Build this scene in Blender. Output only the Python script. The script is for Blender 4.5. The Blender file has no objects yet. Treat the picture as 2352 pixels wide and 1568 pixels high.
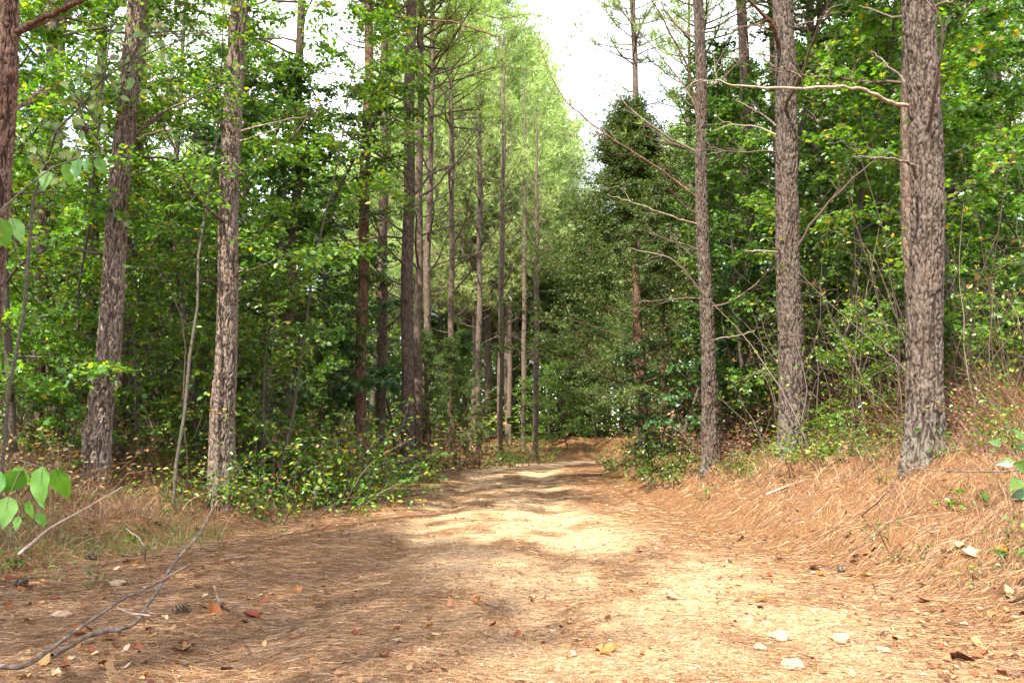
import bpy, math, random
import numpy as np
from mathutils import Vector, Matrix, Quaternion, noise as mnoise

# ------------------------------------------------------------------ camera, sky, sun, exposure
S = bpy.context.scene
COL = S.collection
FPX, HX, HY, HOR = 1829.0, 1176.0, 784.0, 985.0       # measured on the photo, 2352 px wide
EYE = 1.25
PITCH = math.atan((HOR - HY) / FPX)
cam_d = bpy.data.cameras.new('camera'); cam = bpy.data.objects.new('camera', cam_d); COL.objects.link(cam)
cam_d.sensor_width = 36.0; cam_d.lens = 36.0 * FPX / 2352.0
cam_d.clip_start = 0.05; cam_d.clip_end = 2000
cam.location = (0, 0, EYE); cam.rotation_euler = (math.pi / 2 + PITCH, 0, 0)
S.camera = cam
SUN_AZ, SUN_EL = math.radians(209), math.radians(55)
TOSUN = Vector((math.sin(SUN_AZ) * math.cos(SUN_EL), math.cos(SUN_AZ) * math.cos(SUN_EL), math.sin(SUN_EL)))
W = bpy.data.worlds.new('World'); S.world = W; W.use_nodes = True
nt = W.node_tree; nt.nodes.clear()
out = nt.nodes.new('ShaderNodeOutputWorld'); bg = nt.nodes.new('ShaderNodeBackground'); bg.inputs['Strength'].default_value = 0.12
sky = nt.nodes.new('ShaderNodeTexSky'); sky.sky_type = 'NISHITA'; sky.sun_disc = False
sky.sun_elevation = SUN_EL; sky.sun_rotation = SUN_AZ
tc = nt.nodes.new('ShaderNodeTexCoord'); nz = nt.nodes.new('ShaderNodeTexNoise'); nz.inputs['Scale'].default_value = 2.2
nz.inputs['Detail'].default_value = 5
cr = nt.nodes.new('ShaderNodeValToRGB'); cr.color_ramp.elements[0].position = 0.34; cr.color_ramp.elements[1].position = 0.56
mx = nt.nodes.new('ShaderNodeMix'); mx.data_type = 'RGBA'; mx.inputs[7].default_value = (9.5, 9.8, 10.3, 1)
L = nt.links.new
L(tc.outputs['Generated'], nz.inputs['Vector']); L(nz.outputs['Fac'], cr.inputs['Fac']); L(cr.outputs['Color'], mx.inputs[0])
L(sky.outputs['Color'], mx.inputs[6]); L(mx.outputs[2], bg.inputs['Color']); L(bg.outputs[0], out.inputs[0])
sd = bpy.data.lights.new('sun', 'SUN'); sd.energy = 5.0; sd.angle = math.radians(0.7); sd.color = (1.0, 0.93, 0.78)
sun = bpy.data.objects.new('sun', sd); COL.objects.link(sun); sun.rotation_euler = TOSUN.to_track_quat('Z', 'Y').to_euler(); sun.location = TOSUN * 60
S.view_settings.view_transform = 'Standard'; S.view_settings.look = 'None'; S.view_settings.exposure = 1.95; S.view_settings.gamma = 1
S.view_settings.use_curve_mapping = False
c = S.cycles
c.max_bounces = 7; c.diffuse_bounces = 5; c.glossy_bounces = 2; c.transmission_bounces = 5; c.transparent_max_bounces = 4
c.caustics_reflective = False; c.caustics_refractive = False
c.use_adaptive_sampling = True; c.adaptive_threshold = 0.02
c.use_denoising = True

R = np.random.default_rng(7)
rnd = random.Random(11)

# ------------------------------------------------------------------ terrain functions
_perm = np.random.default_rng(3).random((256, 256))
def vnoise(x, y):
    x = np.asarray(x, float); y = np.asarray(y, float)
    xi = np.floor(x).astype(int); yi = np.floor(y).astype(int); fx = x - xi; fy = y - yi
    fx = fx * fx * (3 - 2 * fx); fy = fy * fy * (3 - 2 * fy)
    g = lambda a, b: _perm[a & 255, b & 255]
    return (g(xi, yi) * (1 - fx) + g(xi + 1, yi) * fx) * (1 - fy) + (g(xi, yi + 1) * (1 - fx) + g(xi + 1, yi + 1) * fx) * fy
def fbm(x, y, o=3):
    s = 0; a = 1; t = 0
    for i in range(o):
        s = s + a * vnoise(x * 2 ** i + 17.3 * i, y * 2 ** i + 5.1 * i); t += a; a *= .5
    return s / t
def edge_l(y): return np.interp(y, [-20, 5, 7, 9, 12, 16, 23, 28, 34, 42, 45, 47, 49, 50], [-4.6, -4.4, -3.9, -3.15, -2.9, -2.7, -2.6, -1.9, -.2, 2.8, 7, 16, 40, 600])
def edge_r(y): return np.interp(y, [-20, 4.3, 6.6, 9, 11, 18, 25, 31, 35, 38, 40, 42, 44, 46], [2.9, 2.75, 2.85, 2.5, 2.3, 2.25, 2.5, 2.9, 3.9, 6, 10, 18, 40, 600])
def smooth(t): t = np.clip(t, 0, 1); return t * t * (3 - 2 * t)
def height(x, y):
    x = np.asarray(x, float); y = np.asarray(y, float)
    wob = (fbm(x * .9 + 40, y * .9) - .5)
    tr = x - edge_r(y) - wob * .6; tl = edge_l(y) - x - wob * .5
    hb = np.interp(y, [0, 9, 12, 18, 30, 50], [.96, .95, .86, .64, .45, .3])
    z = hb * smooth(tr / 2.0) + 0.085 * np.clip(tr - 1.5, 0, 25)
    z = z + .46 * smooth(tl / 2.2) + 0.02 * np.clip(tl - 2, 0, 30)
    off = smooth(np.maximum(tr, tl) / 1.0)
    z = z + (fbm(x * 1.7, y * 1.7, 3) - .5) * (.028 + .32 * off) + (fbm(x * 5, y * 5, 2) - .5) * (.012 + .11 * off)
    z = z - .38 * smooth((y - 22) / 22)
    # wheel track and crown of the road
    cx = (edge_l(y) + edge_r(y)) / 2
    return z - .055 * np.exp(-((x - cx - .9) / .28) ** 2) - .055 * np.exp(-((x - cx + .8) / .28) ** 2)
def hz(x, y): return float(height(x, y))
def wpt(X, Y, d):
    """world point seen at photo pixel (X, Y) at ground distance d"""
    r = (X - HX) / FPX; u = (HY - Y) / FPX
    dy = math.cos(PITCH) - u * math.sin(PITCH); dz = math.sin(PITCH) + u * math.cos(PITCH)
    return Vector((r / dy * d, d, EYE + dz / dy * d))
def gnd(X, Y):
    """point of the terrain seen at a photo pixel"""
    lo, hi = 1.5, 120.0
    d = lo
    while d < hi:
        p = wpt(X, Y, d)
        if p.z < hz(p.x, p.y): break
        d *= 1.01
    return Vector((p.x, p.y, hz(p.x, p.y)))

# ------------------------------------------------------------------ mesh helpers
def mk_mesh(name, V, polys, mats, smooth_=False, midx=None, attrs=None):
    me = bpy.data.meshes.new(name)
    V = np.asarray(V, np.float32).reshape(-1, 3)
    me.vertices.add(len(V)); me.vertices.foreach_set('co', V.ravel())
    polys = [np.asarray(p, np.int32) for p in polys if len(p)]
    loops = np.concatenate([p.ravel() for p in polys])
    starts = []; s = 0
    for p in polys:
        n, k = p.shape; starts.append(s + np.arange(n) * k); s += n * k
    starts = np.concatenate(starts)
    me.loops.add(len(loops)); me.loops.foreach_set('vertex_index', loops.astype(np.int32))
    me.polygons.add(len(starts)); me.polygons.foreach_set('loop_start', starts.astype(np.int32))
    if midx is not None: me.polygons.foreach_set('material_index', np.asarray(midx, np.int32))
    me.polygons.foreach_set('use_smooth', np.full(len(starts), smooth_, bool))
    for m in (mats if isinstance(mats, (list, tuple)) else [mats]): me.materials.append(m)
    if attrs:
        for k, v in attrs.items():
            a = me.attributes.new(k, 'FLOAT', 'POINT'); a.data.foreach_set('value', np.asarray(v, np.float32))
    me.update(calc_edges=True); me.validate()
    return me
def unit(a): return a / np.maximum(np.linalg.norm(a, axis=-1, keepdims=True), 1e-9)
class Tubes:
    def __init__(s): s.V = []; s.F = []; s.n = 0
    def add(s, path, rad, sides=5):
        P = np.asarray(path, float); n = len(P)
        if n < 2: return
        rad = np.broadcast_to(np.asarray(rad, float), (n,)) if np.ndim(rad) == 0 else np.asarray(rad, float)
        if n > 6 and sides > 4: rad = rad * (1 + .14 * np.sin(np.arange(n) * 2.7 + P[0][0] * 50) * (np.arange(n) % 2))
        T = np.empty_like(P); T[1:-1] = P[2:] - P[:-2]; T[0] = P[1] - P[0]; T[-1] = P[-1] - P[-2]; T = unit(T)
        up = np.array([0, 0, 1.0]) if abs(T[0][2]) < .8 else np.array([1.0, 0, 0])
        A = unit(np.cross(T, up)); B = np.cross(T, A)
        a = np.linspace(0, 2 * np.pi, sides, endpoint=False)
        ring = P[:, None, :] + rad[:, None, None] * (np.cos(a)[None, :, None] * A[:, None, :] + np.sin(a)[None, :, None] * B[:, None, :])
        s.V.append(ring.reshape(-1, 3))
        i = np.arange(n - 1)[:, None] * sides; j = np.arange(sides)[None, :]; k = (j + 1) % sides
        q = np.stack([i + j, i + sides + j, i + sides + k, i + k], -1).reshape(-1, 4) + s.n
        s.F.append(q); s.n += n * sides
    def mesh(s, name, mat): return mk_mesh(name, np.concatenate(s.V), [np.concatenate(s.F)], mat, True)

OVAL = (np.array([[0, 0, 0], [.28, .30, .05], [.66, .27, .03], [1, 0, -.10], [.66, -.27, .03], [.28, -.30, .05]]), np.array([[0, 1, 2, 3], [0, 3, 4, 5]]))
NARROW = (np.array([[0, 0, 0], [.35, .17, .03], [.7, .14, .0], [1, 0, -.12], [.7, -.14, .0], [.35, -.17, .03]]), np.array([[0, 1, 2, 3], [0, 3, 4, 5]]))
_o = [(0, .06), (.10, .42), (.30, .24), (.55, .52), (.62, .20), (1, 0)]
LOBED = (np.array([[.28, 0, 0]] + [[x, y, .10 * abs(y) - .10 * x * x] for x, y in _o] + [[x, -y, .10 * abs(y) - .10 * x * x] for x, y in _o[::-1][1:]]), None)
LOBED = (LOBED[0], np.array([[0, i, i + 1] for i in range(1, 11)]))
DIAMOND = (np.array([[0, 0, 0], [.45, .32, .04], [1, 0, -.05], [.45, -.32, .04]]), np.array([[0, 3, 2, 1]]))
NEEDLE = (np.array([[0, .5, 0], [0, -.5, 0], [1, 0, 0]]), np.array([[0, 1, 2]]))
def place_leaves(P, D, N, size, tmpl, wid=None):
    P = np.asarray(P, float); D = unit(np.asarray(D, float)); N = np.asarray(N, float)
    C = unit(np.cross(N, D)); N = np.cross(D, C)
    size = np.broadcast_to(size, (len(P),)); wid = size if wid is None else np.broadcast_to(wid, (len(P),))
    T, F = tmpl
    V = P[:, None] + size[:, None, None] * (T[None, :, 0:1] * D[:, None] + T[None, :, 2:3] * N[:, None]) + wid[:, None, None] * T[None, :, 1:2] * C[:, None]
    FF = (np.arange(len(P))[:, None, None] * len(T) + F[None]).reshape(-1, F.shape[1])
    return V.reshape(-1, 3), FF
def rdir(n, r=R): return unit(r.normal(size=(n, 3)))
def blades(P, D, length, width, bend, segs=3, r=R):
    """curved tapering strips: P base, D start direction, bend = vector added with t^2"""
    P = np.asarray(P, float); D = unit(np.asarray(D, float)); n = len(P)
    side = unit(np.cross(D, rdir(n, r))); t = np.linspace(0, 1, segs + 1)
    C = P[:, None] + length[:, None, None] * (t[None, :, None] * D[:, None] + (t ** 2)[None, :, None] * bend[:, None])
    wv = (width[:, None] * (1 - .75 * t[None])) [..., None] * side[:, None] * .5
    V = np.stack([C - wv, C + wv], 2).reshape(-1, 3)
    i = np.arange(segs) * 2; f = np.stack([i, i + 1, i + 3, i + 2], -1)
    F = (np.arange(n)[:, None, None] * (2 * (segs + 1)) + f[None]).reshape(-1, 4)
    return V, F

# ------------------------------------------------------------------ material helpers
def newmat(name):
    m = bpy.data.materials.new(name); m.use_nodes = True; m.node_tree.nodes.clear()
    return m, m.node_tree
def N_(nt, t, **kw):
    n = nt.nodes.new(t)
    for k, v in kw.items():
        if k.startswith('i_'): n.inputs[k[2:].replace('_', ' ')].default_value = v
        else: setattr(n, k, v)
    return n
def ramp(nt, fac, stops, interp='LINEAR'):
    n = nt.nodes.new('ShaderNodeValToRGB'); cr = n.color_ramp; cr.interpolation = interp
    while len(cr.elements) < len(stops): cr.elements.new(.5)
    for e, (p, col) in zip(cr.elements, stops): e.position = p; e.color = (*col, 1)
    nt.links.new(fac, n.inputs['Fac']); return n.outputs['Color']
def mixc(nt, f, a, b, mode='MIX'):
    n = nt.nodes.new('ShaderNodeMix'); n.data_type = 'RGBA'; n.blend_type = mode
    for s, v in ((0, f), (6, a), (7, b)):
        if hasattr(v, 'is_linked') or isinstance(v, bpy.types.NodeSocket): nt.links.new(v, n.inputs[s])
        else: n.inputs[s].default_value = v if not isinstance(v, tuple) else (*v, 1)
    return n.outputs[2]
def noise_(nt, vec, scale, detail=4, rough=.55):
    n = N_(nt, 'ShaderNodeTexNoise', i_Scale=scale, i_Detail=detail, i_Roughness=rough)
    if vec is not None: nt.links.new(vec, n.inputs['Vector'])
    return n.outputs['Fac']
def mapping(nt, vec, scale, rot=(0, 0, 0)):
    n = nt.nodes.new('ShaderNodeMapping'); n.inputs['Scale'].default_value = scale; n.inputs['Rotation'].default_value = rot
    nt.links.new(vec, n.inputs['Vector']); return n.outputs[0]
def leaf_mat(name, stops, trans=.45, gloss=.03, tint=(1.25, 1.35, .55), rough=.4):
    m, t = newmat(name); L = t.links.new
    geo = N_(t, 'ShaderNodeNewGeometry'); oi = N_(t, 'ShaderNodeObjectInfo')
    col = ramp(t, geo.outputs['Random Per Island'], stops)
    hs = N_(t, 'ShaderNodeHueSaturation'); L(col, hs.inputs['Color'])
    mr = N_(t, 'ShaderNodeMapRange'); mr.inputs['To Min'].default_value = .487; mr.inputs['To Max'].default_value = .512; L(oi.outputs['Random'], mr.inputs['Value']); L(mr.outputs[0], hs.inputs['Hue'])
    mv = N_(t, 'ShaderNodeMapRange'); mv.inputs['To Min'].default_value = .8; mv.inputs['To Max'].default_value = 1.2; L(oi.outputs['Random'], mv.inputs['Value']); L(mv.outputs[0], hs.inputs['Value'])
    df = N_(t, 'ShaderNodeBsdfDiffuse'); L(hs.outputs[0], df.inputs['Color'])
    tr = N_(t, 'ShaderNodeBsdfTranslucent'); L(mixc(t, 1.0, hs.outputs[0], tint, 'MULTIPLY'), tr.inputs['Color'])
    gl = N_(t, 'ShaderNodeBsdfGlossy', i_Roughness=rough); gl.inputs['Color'].default_value = (.9, .95, 1, 1)
    a = N_(t, 'ShaderNodeMixShader'); a.inputs[0].default_value = trans; L(df.outputs[0], a.inputs[1]); L(tr.outputs[0], a.inputs[2])
    b = N_(t, 'ShaderNodeMixShader'); b.inputs[0].default_value = gloss; L(a.outputs[0], b.inputs[1]); L(gl.outputs[0], b.inputs[2])
    o = N_(t, 'ShaderNodeOutputMaterial'); L(b.outputs[0], o.inputs[0]); return m
def pr(name, build, rough=.9, spec=.2):
    m, t = newmat(name); b = N_(t, 'ShaderNodeBsdfPrincipled', i_Roughness=rough); b.inputs['Specular IOR Level'].default_value = spec
    o = N_(t, 'ShaderNodeOutputMaterial'); t.links.new(b.outputs[0], o.inputs[0])
    col, bump = build(t)
    t.links.new(col, b.inputs['Base Color'])
    if bump is not None:
        bn = N_(t, 'ShaderNodeBump', i_Strength=bump[1], i_Distance=bump[2]); t.links.new(bump[0], bn.inputs['Height']); t.links.new(bn.outputs[0], b.inputs['Normal'])
    return m
G = (.066, .150, .014); G2 = (.040, .105, .012); GD = (.020, .060, .010); GY = (.15, .215, .018); YL = (.38, .26, .02); BR = (.22, .09, .025)
M_LEAF = leaf_mat('leaf_mid', [(0, GD), (.3, G2), (.62, G), (.9, (.095, .18, .016)), (.985, GY), (.996, YL)])
M_LEAFB = leaf_mat('leaf_bright', [(0, G2), (.35, G), (.72, (.135, .245, .016)), (.94, GY), (.993, YL)], .52)
M_LEAFT = leaf_mat('leaf_bluish', [(0, (.018, .055, .014)), (.5, (.034, .095, .022)), (.93, (.06, .14, .03)), (.99, (.13, .19, .03))], .38, .04)
M_LEAFU = leaf_mat('leaf_shrub', [(0, G2), (.30, G), (.60, (.13, .215, .02)), (.80, (.20, .27, .02)), (.90, YL), (.93, (.26, .09, .03)), (1, BR)], .42)
M_LEAFY = leaf_mat('leaf_yellowing', [(0, G2), (.55, G), (.8, GY), (.93, YL), (1, (.34, .17, .03))], .5)
M_LEAFR = leaf_mat('leaf_dead', [(0, (.08, .04, .02)), (.5, (.15, .075, .035)), (1, (.24, .145, .07))], .25, .02, (1.1, .9, .6))
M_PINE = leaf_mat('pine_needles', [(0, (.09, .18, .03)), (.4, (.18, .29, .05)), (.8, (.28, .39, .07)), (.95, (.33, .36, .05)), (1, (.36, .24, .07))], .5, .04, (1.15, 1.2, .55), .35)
M_PINEF = leaf_mat('painted_sunlit_needles', [(0, (.15, .25, .06)), (.4, (.28, .40, .11)), (.8, (.40, .50, .18)), (1, (.48, .42, .18))], .5, .03, (1.05, 1.12, .8), .4)  # far crowns: sunlit glow painted in as a raised needle colour
M_CEDAR = leaf_mat('cedar_sprays', [(0, (.025, .055, .012)), (.5, (.055, .11, .02)), (.85, (.105, .17, .028)), (1, (.15, .12, .03))], .38, .02, (1.1, 1.1, .6))
M_STRAW = leaf_mat('dry_straw', [(0, (.08, .036, .016)), (.35, (.18, .085, .036)), (.7, (.30, .165, .075)), (1, (.44, .28, .14))], .22, .05, (1, .9, .7), .5)
M_NEEDLE = leaf_mat('fallen_needles', [(0, (.05, .025, .013)), (.3, (.125, .065, .028)), (.65, (.25, .120, .050)), (.9, (.40, .215, .092)), (1, (.54, .37, .18))], .12, .06, (1, .9, .7), .5)
M_GRASS = leaf_mat('green_grass', [(0, (.05, .12, .025)), (.5, (.09, .18, .035)), (.85, (.16, .24, .05)), (1, (.35, .28, .12))], .4)
M_LITTER = leaf_mat('litter_leaf', [(0, (.07, .025, .012)), (.35, (.17, .06, .022)), (.65, (.24, .10, .04)), (.9, (.30, .17, .08)), (1, (.40, .27, .15))], .15, .02, (1, .8, .6), .45)

def near_leaf_mat(name, a, b, spot):
    m = leaf_mat(name, [(0, a), (1, b)], .42, .04); t = m.node_tree
    hs = next(n for n in t.nodes if n.type == 'HUE_SAT'); src = hs.inputs['Color'].links[0].from_socket
    v = N_(t, 'ShaderNodeTexCoord').outputs['Object']
    c1 = mixc(t, ramp(t, noise_(t, v, 18, 4), [(.35, (0, 0, 0)), (.75, (.6, .6, .6))]), src, tuple(q * .55 for q in a))
    c2 = mixc(t, ramp(t, noise_(t, v, 9, 5, .7), [(.60, (0, 0, 0)), (.66, (1, 1, 1))]), c1, spot)
    t.links.new(c2, hs.inputs['Color'])
    return m
M_NEARL = near_leaf_mat('near_leaf', (.055, .15, .02), (.11, .22, .02), (.20, .15, .02))
M_NEARY = near_leaf_mat('near_leaf_turning', (.09, .19, .015), (.24, .28, .02), (.24, .11, .03))
def bark_build(cols, sc, strength, dist, attr=False, lich=.0):
    def b(t):
        tcn = N_(t, 'ShaderNodeTexCoord'); oi = N_(t, 'ShaderNodeObjectInfo')
        va = N_(t, 'ShaderNodeVectorMath', operation='ADD'); t.links.new(tcn.outputs['Object'], va.inputs[0])
        cx = N_(t, 'ShaderNodeVectorMath', operation='SCALE'); cx.inputs[0].default_value = (37, 11, 23); t.links.new(oi.outputs['Random'], cx.inputs['Scale']); t.links.new(cx.outputs[0], va.inputs[1])
        vec = va.outputs[0]
        wn = N_(t, 'ShaderNodeTexNoise', i_Scale=14.0, i_Detail=3); t.links.new(vec, wn.inputs['Vector'])
        wv = N_(t, 'ShaderNodeVectorMath', operation='MULTIPLY_ADD'); t.links.new(wn.outputs['Color'], wv.inputs[0]); wv.inputs[1].default_value = (.09, .09, .14); t.links.new(vec, wv.inputs[2])
        mp = mapping(t, wv.outputs[0], (1, 1, .34))
        vo = N_(t, 'ShaderNodeTexVoronoi', i_Scale=sc, feature='DISTANCE_TO_EDGE'); t.links.new(mp, vo.inputs['Vector'])
        vc = N_(t, 'ShaderNodeTexVoronoi', i_Scale=sc * (2.0 if attr else 1.4)); t.links.new(mp, vc.inputs['Vector'])
        fine = noise_(t, mapping(t, vec, (1, 1, .3)), 60, 4, .7)
        big = noise_(t, vec, 2.2, 3)
        sep = N_(t, 'ShaderNodeSeparateColor'); t.links.new(vc.outputs['Color'], sep.inputs[0])
        base = ramp(t, sep.outputs[0], [(0, cols[1]), (.5, cols[2]), (1, cols[3])])
        base = mixc(t, ramp(t, big, [(.35, (0, 0, 0)), (.7, (.55, .55, .55))]), base, cols[4])
        base = mixc(t, ramp(t, fine, [(.3, (.0, .0, .0)), (.75, (.45, .45, .45))]), base, cols[1])
        edge = ramp(t, vo.outputs['Distance'], [(0.0, (.5, .5, .5)), (.09, (0, 0, 0))] if attr else [(0.0, (.85, .85, .85)), (.12, (0, 0, 0))])
        col = mixc(t, edge, base, cols[0])
        h = N_(t, 'ShaderNodeMath', operation='MINIMUM'); t.links.new(vo.outputs['Distance'], h.inputs[0]); h.inputs[1].default_value = .22
        h2 = N_(t, 'ShaderNodeMath', operation='MULTIPLY_ADD'); t.links.new(fine, h2.inputs[0]); h2.inputs[1].default_value = .12; t.links.new(h.outputs[0], h2.inputs[2])
        if attr:
            sx = N_(t, 'ShaderNodeSeparateXYZ'); t.links.new(tcn.outputs['Object'], sx.inputs[0])
            lf = N_(t, 'ShaderNodeMapRange'); t.links.new(sx.outputs[2], lf.inputs['Value']); lf.inputs['From Min'].default_value = 0; lf.inputs['From Max'].default_value = 1.6; lf.inputs['To Min'].default_value = .32; lf.inputs['To Max'].default_value = -.1
            lm = N_(t, 'ShaderNodeMath', operation='ADD'); t.links.new(lf.outputs[0], lm.inputs[0]); t.links.new(noise_(t, vec, 14, 5, .7), lm.inputs[1])
            col = mixc(t, ramp(t, lm.outputs[0], [(.62, (0, 0, 0)), (.82, (.45, .45, .45))]), col, (.14, .14, .115))
            at = N_(t, 'ShaderNodeAttribute', attribute_name='plate')
            col = mixc(t, ramp(t, at.outputs['Fac'], [(0, (1, 1, 1)), (.4, (.8, .8, .8)), (.8, (0, 0, 0))]), col, cols[0])
        return col, (h2.outputs[0], strength, dist)
    return b
BARK = [(.030, .020, .015), (.085, .057, .042), (.125, .085, .064), (.165, .115, .09), (.13, .105, .088)]
M_BARK = pr('pine_bark', bark_build(BARK, 13, 1.0, .04))
M_BARKN = pr('pine_bark_plated', bark_build([(.018, .012, .009), (.055, .039, .030), (.090, .065, .052), (.145, .108, .087), (.098, .085, .070)], 22, .9, .012, True))
M_BARKR = pr('pine_bark_reddish', bark_build([(.02, .009, .006), (.085, .038, .022), (.14, .068, .042), (.19, .11, .075), (.12, .085, .065)], 15, 1, .03))
M_BARKP = pr('pale_flaking_bark', bark_build([(.032, .021, .016), (.10, .070, .054), (.165, .118, .093), (.25, .185, .15), (.18, .148, .122)], 22, .9, .012, True))
M_BARKRN = pr('reddish_bark_plated', bark_build([(.024, .012, .008), (.085, .042, .027), (.135, .072, .048), (.18, .11, .08), (.12, .09, .07)], 22, .9, .012, True))
M_BARKB = pr('smooth_bark', bark_build([(.03, .024, .018), (.06, .048, .037), (.085, .068, .053), (.12, .10, .08), (.075, .07, .05)], 40, .3, .004))
M_BARKC = pr('cedar_bark', bark_build([(.03, .015, .01), (.09, .05, .03), (.14, .08, .05), (.19, .12, .085), (.10, .06, .045)], 40, .7, .01))
M_TWIG = pr('dead_twig', lambda t: (ramp(t, N_(t, 'ShaderNodeNewGeometry').outputs['Random Per Island'], [(0, (.045, .030, .022)), (.6, (.085, .058, .044)), (1, (.17, .135, .11))]), None))
M_STICK = pr('weathered_stick', lambda t: (ramp(t, noise_(t, N_(t, 'ShaderNodeTexCoord').outputs['Object'], 30), [(.35, (.05, .036, .028)), (.6, (.14, .105, .085)), (.75, (.24, .20, .17))]), (noise_(t, N_(t, 'ShaderNodeTexCoord').outputs['Object'], 120), .5, .004)))
M_STICKP = pr('pale_stick', lambda t: (ramp(t, noise_(t, N_(t, 'ShaderNodeTexCoord').outputs['Object'], 30), [(.35, (.20, .14, .10)), (.6, (.33, .25, .20)), (.75, (.42, .34, .28))]), (noise_(t, N_(t, 'ShaderNodeTexCoord').outputs['Object'], 120), .5, .004)))
M_STONE = pr('pale_stone', lambda t: (ramp(t, noise_(t, N_(t, 'ShaderNodeTexCoord').outputs['Object'], 9), [(.3, (.20, .13, .08)), (.55, (.31, .22, .14)), (.75, (.42, .34, .25))]), (noise_(t, N_(t, 'ShaderNodeTexCoord').outputs['Object'], 30), .5, .02)))
M_CONE = pr('cone_scale', lambda t: (ramp(t, N_(t, 'ShaderNodeNewGeometry').outputs['Random Per Island'], [(0, (.05, .03, .02)), (.7, (.12, .08, .06)), (1, (.22, .17, .13))]), None))
def ground_build(t):
    tcn = N_(t, 'ShaderNodeTexCoord'); v = tcn.outputs['Object']
    at = N_(t, 'ShaderNodeAttribute', attribute_name='sand').outputs['Fac']
    n1 = noise_(t, v, 1.3, 5); n2 = noise_(t, v, 45, 5, .7); n3 = noise_(t, v, 260, 3, .7)
    str1 = noise_(t, mapping(t, v, (14, 160, 1), (0, 0, .5)), 1, 3, .7); str2 = noise_(t, mapping(t, v, (150, 16, 1), (0, 0, .3)), 1, 3, .7)
    st = mixc(t, noise_(t, v, 6, 2), str1, str2)
    litter = ramp(t, st, [(.3, (.045, .024, .012)), (.47, (.118, .058, .027)), (.6, (.21, .110, .052)), (.75, (.31, .19, .105))])
    litter = mixc(t, ramp(t, n2, [(.55, (0, 0, 0)), (.8, (.5, .5, .5))]), litter, (.08, .043, .024))
    sand = ramp(t, n2, [(.3, (.27, .165, .085)), (.5, (.42, .275, .155)), (.7, (.56, .42, .28))])
    sand = mixc(t, ramp(t, n3, [(.45, (0, 0, 0)), (.8, (.6, .6, .6))]), sand, (.22, .13, .07))
    f = N_(t, 'ShaderNodeMath', operation='ADD'); t.links.new(at, f.inputs[0])
    g = N_(t, 'ShaderNodeMath', operation='MULTIPLY_ADD'); t.links.new(n2, g.inputs[0]); g.inputs[1].default_value = 1.2; g.inputs[2].default_value = -.6
    t.links.new(g.outputs[0], f.inputs[1])
    fac = ramp(t, f.outputs[0], [(.1, (0, 0, 0)), (.75, (1, 1, 1))])
    col = mixc(t, fac, litter, sand)
    h = N_(t, 'ShaderNodeMath', operation='ADD'); t.links.new(st, h.inputs[0]); t.links.new(n2, h.inputs[1])
    return col, (h.outputs[0], .9, .02)
M_GROUND = pr('forest_ground', ground_build, .95, .1)

# ------------------------------------------------------------------ object helpers
def link(o, parent=None):
    COL.objects.link(o)
    if parent is not None: o.parent = parent
    return o
def part(name, me, parent, loc=(0, 0, 0), rot=None, scale=None):
    o = bpy.data.objects.new(name, me); o.location = loc
    if rot is not None: o.rotation_euler = rot
    if scale is not None: o.scale = (scale,) * 3 if np.ndim(scale) == 0 else scale
    return link(o, parent)
def root(name, label, cat, loc, rz=0, group=None, scale=1, rx=0, ry=0):
    o = bpy.data.objects.new(name, None); o.location = loc; o.rotation_euler = (rx, ry, rz); o.empty_display_size = .2
    o.scale = (scale,) * 3 if np.ndim(scale) == 0 else scale
    o['label'] = label; o['category'] = cat
    if group: o['group'] = group
    return link(o)
def thing(name, me, label, cat, loc=(0, 0, 0), rot=(0, 0, 0), scale=1, group=None):
    o = bpy.data.objects.new(name, me); o.location = loc; o.rotation_euler = rot
    o.scale = (scale,) * 3 if np.ndim(scale) == 0 else scale
    o['label'] = label; o['category'] = cat
    if group: o['group'] = group
    return link(o)
def special(name, me, kind, label=None):
    o = bpy.data.objects.new(name, me); o['kind'] = kind
    if label: o['label'] = label
    return link(o)

# ------------------------------------------------------------------ ground sheet
def axis(segs):
    a = []
    for lo, hi, st in segs: a.append(np.arange(lo, hi, st))
    return np.concatenate(a + [[segs[-1][1]]])
gx = axis([(-500, -100, 100), (-100, -30, 10), (-30, -12, 1.5), (-12, -7, .3), (-7, 7, .05), (7, 12, .3), (12, 30, 1.5), (30, 100, 10), (100, 500, 100)])
gy = axis([(-100, -10, 15), (-10, 2, 1), (2, 10, .045), (10, 20, .1), (20, 45, .3), (45, 80, 2), (80, 200, 20), (200, 800, 150)])
X, Y = np.meshgrid(gx, gy); Z = height(X, Y)
far = smooth((np.maximum(np.abs(X), Y) - 60) / 60); Z = Z * (1 - far)
def sand_mask(x, y):
    cx = np.interp(y, [3, 5, 6.5, 8, 9.5, 14, 22, 30, 36, 42, 47], [1.2, 1.1, .9, .4, .0, -.2, -.1, .6, 2.0, 5, 25])
    w = np.interp(y, [3, 6, 9, 14, 30, 50], [2.3, 2.4, 2.5, 2.2, 1.9, 1.9])
    m = 1 - smooth(np.abs(x - cx) / (w * 1.15))
    a = np.exp(-((x - cx - .75) / .42) ** 2) + np.exp(-((x - cx + .85) / .42) ** 2)
    return np.clip((m * .62 + .60 * a * m) * (.25 + 1.25 * smooth((fbm(x * 2.1 + 9, y * 1.5 + 3, 4) - .30) / .4)), 0, 1)
nx, ny = len(gx), len(gy)
idx = np.arange(nx * ny).reshape(ny, nx)
Fq = np.stack([idx[:-1, :-1], idx[:-1, 1:], idx[1:, 1:], idx[1:, :-1]], -1).reshape(-1, 4)
special('ground', mk_mesh('ground', np.stack([X, Y, Z], -1), [Fq], M_GROUND, True, attrs={'sand': sand_mask(X, Y).ravel()}), 'structure', 'dirt road and needle covered forest ground')

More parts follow.
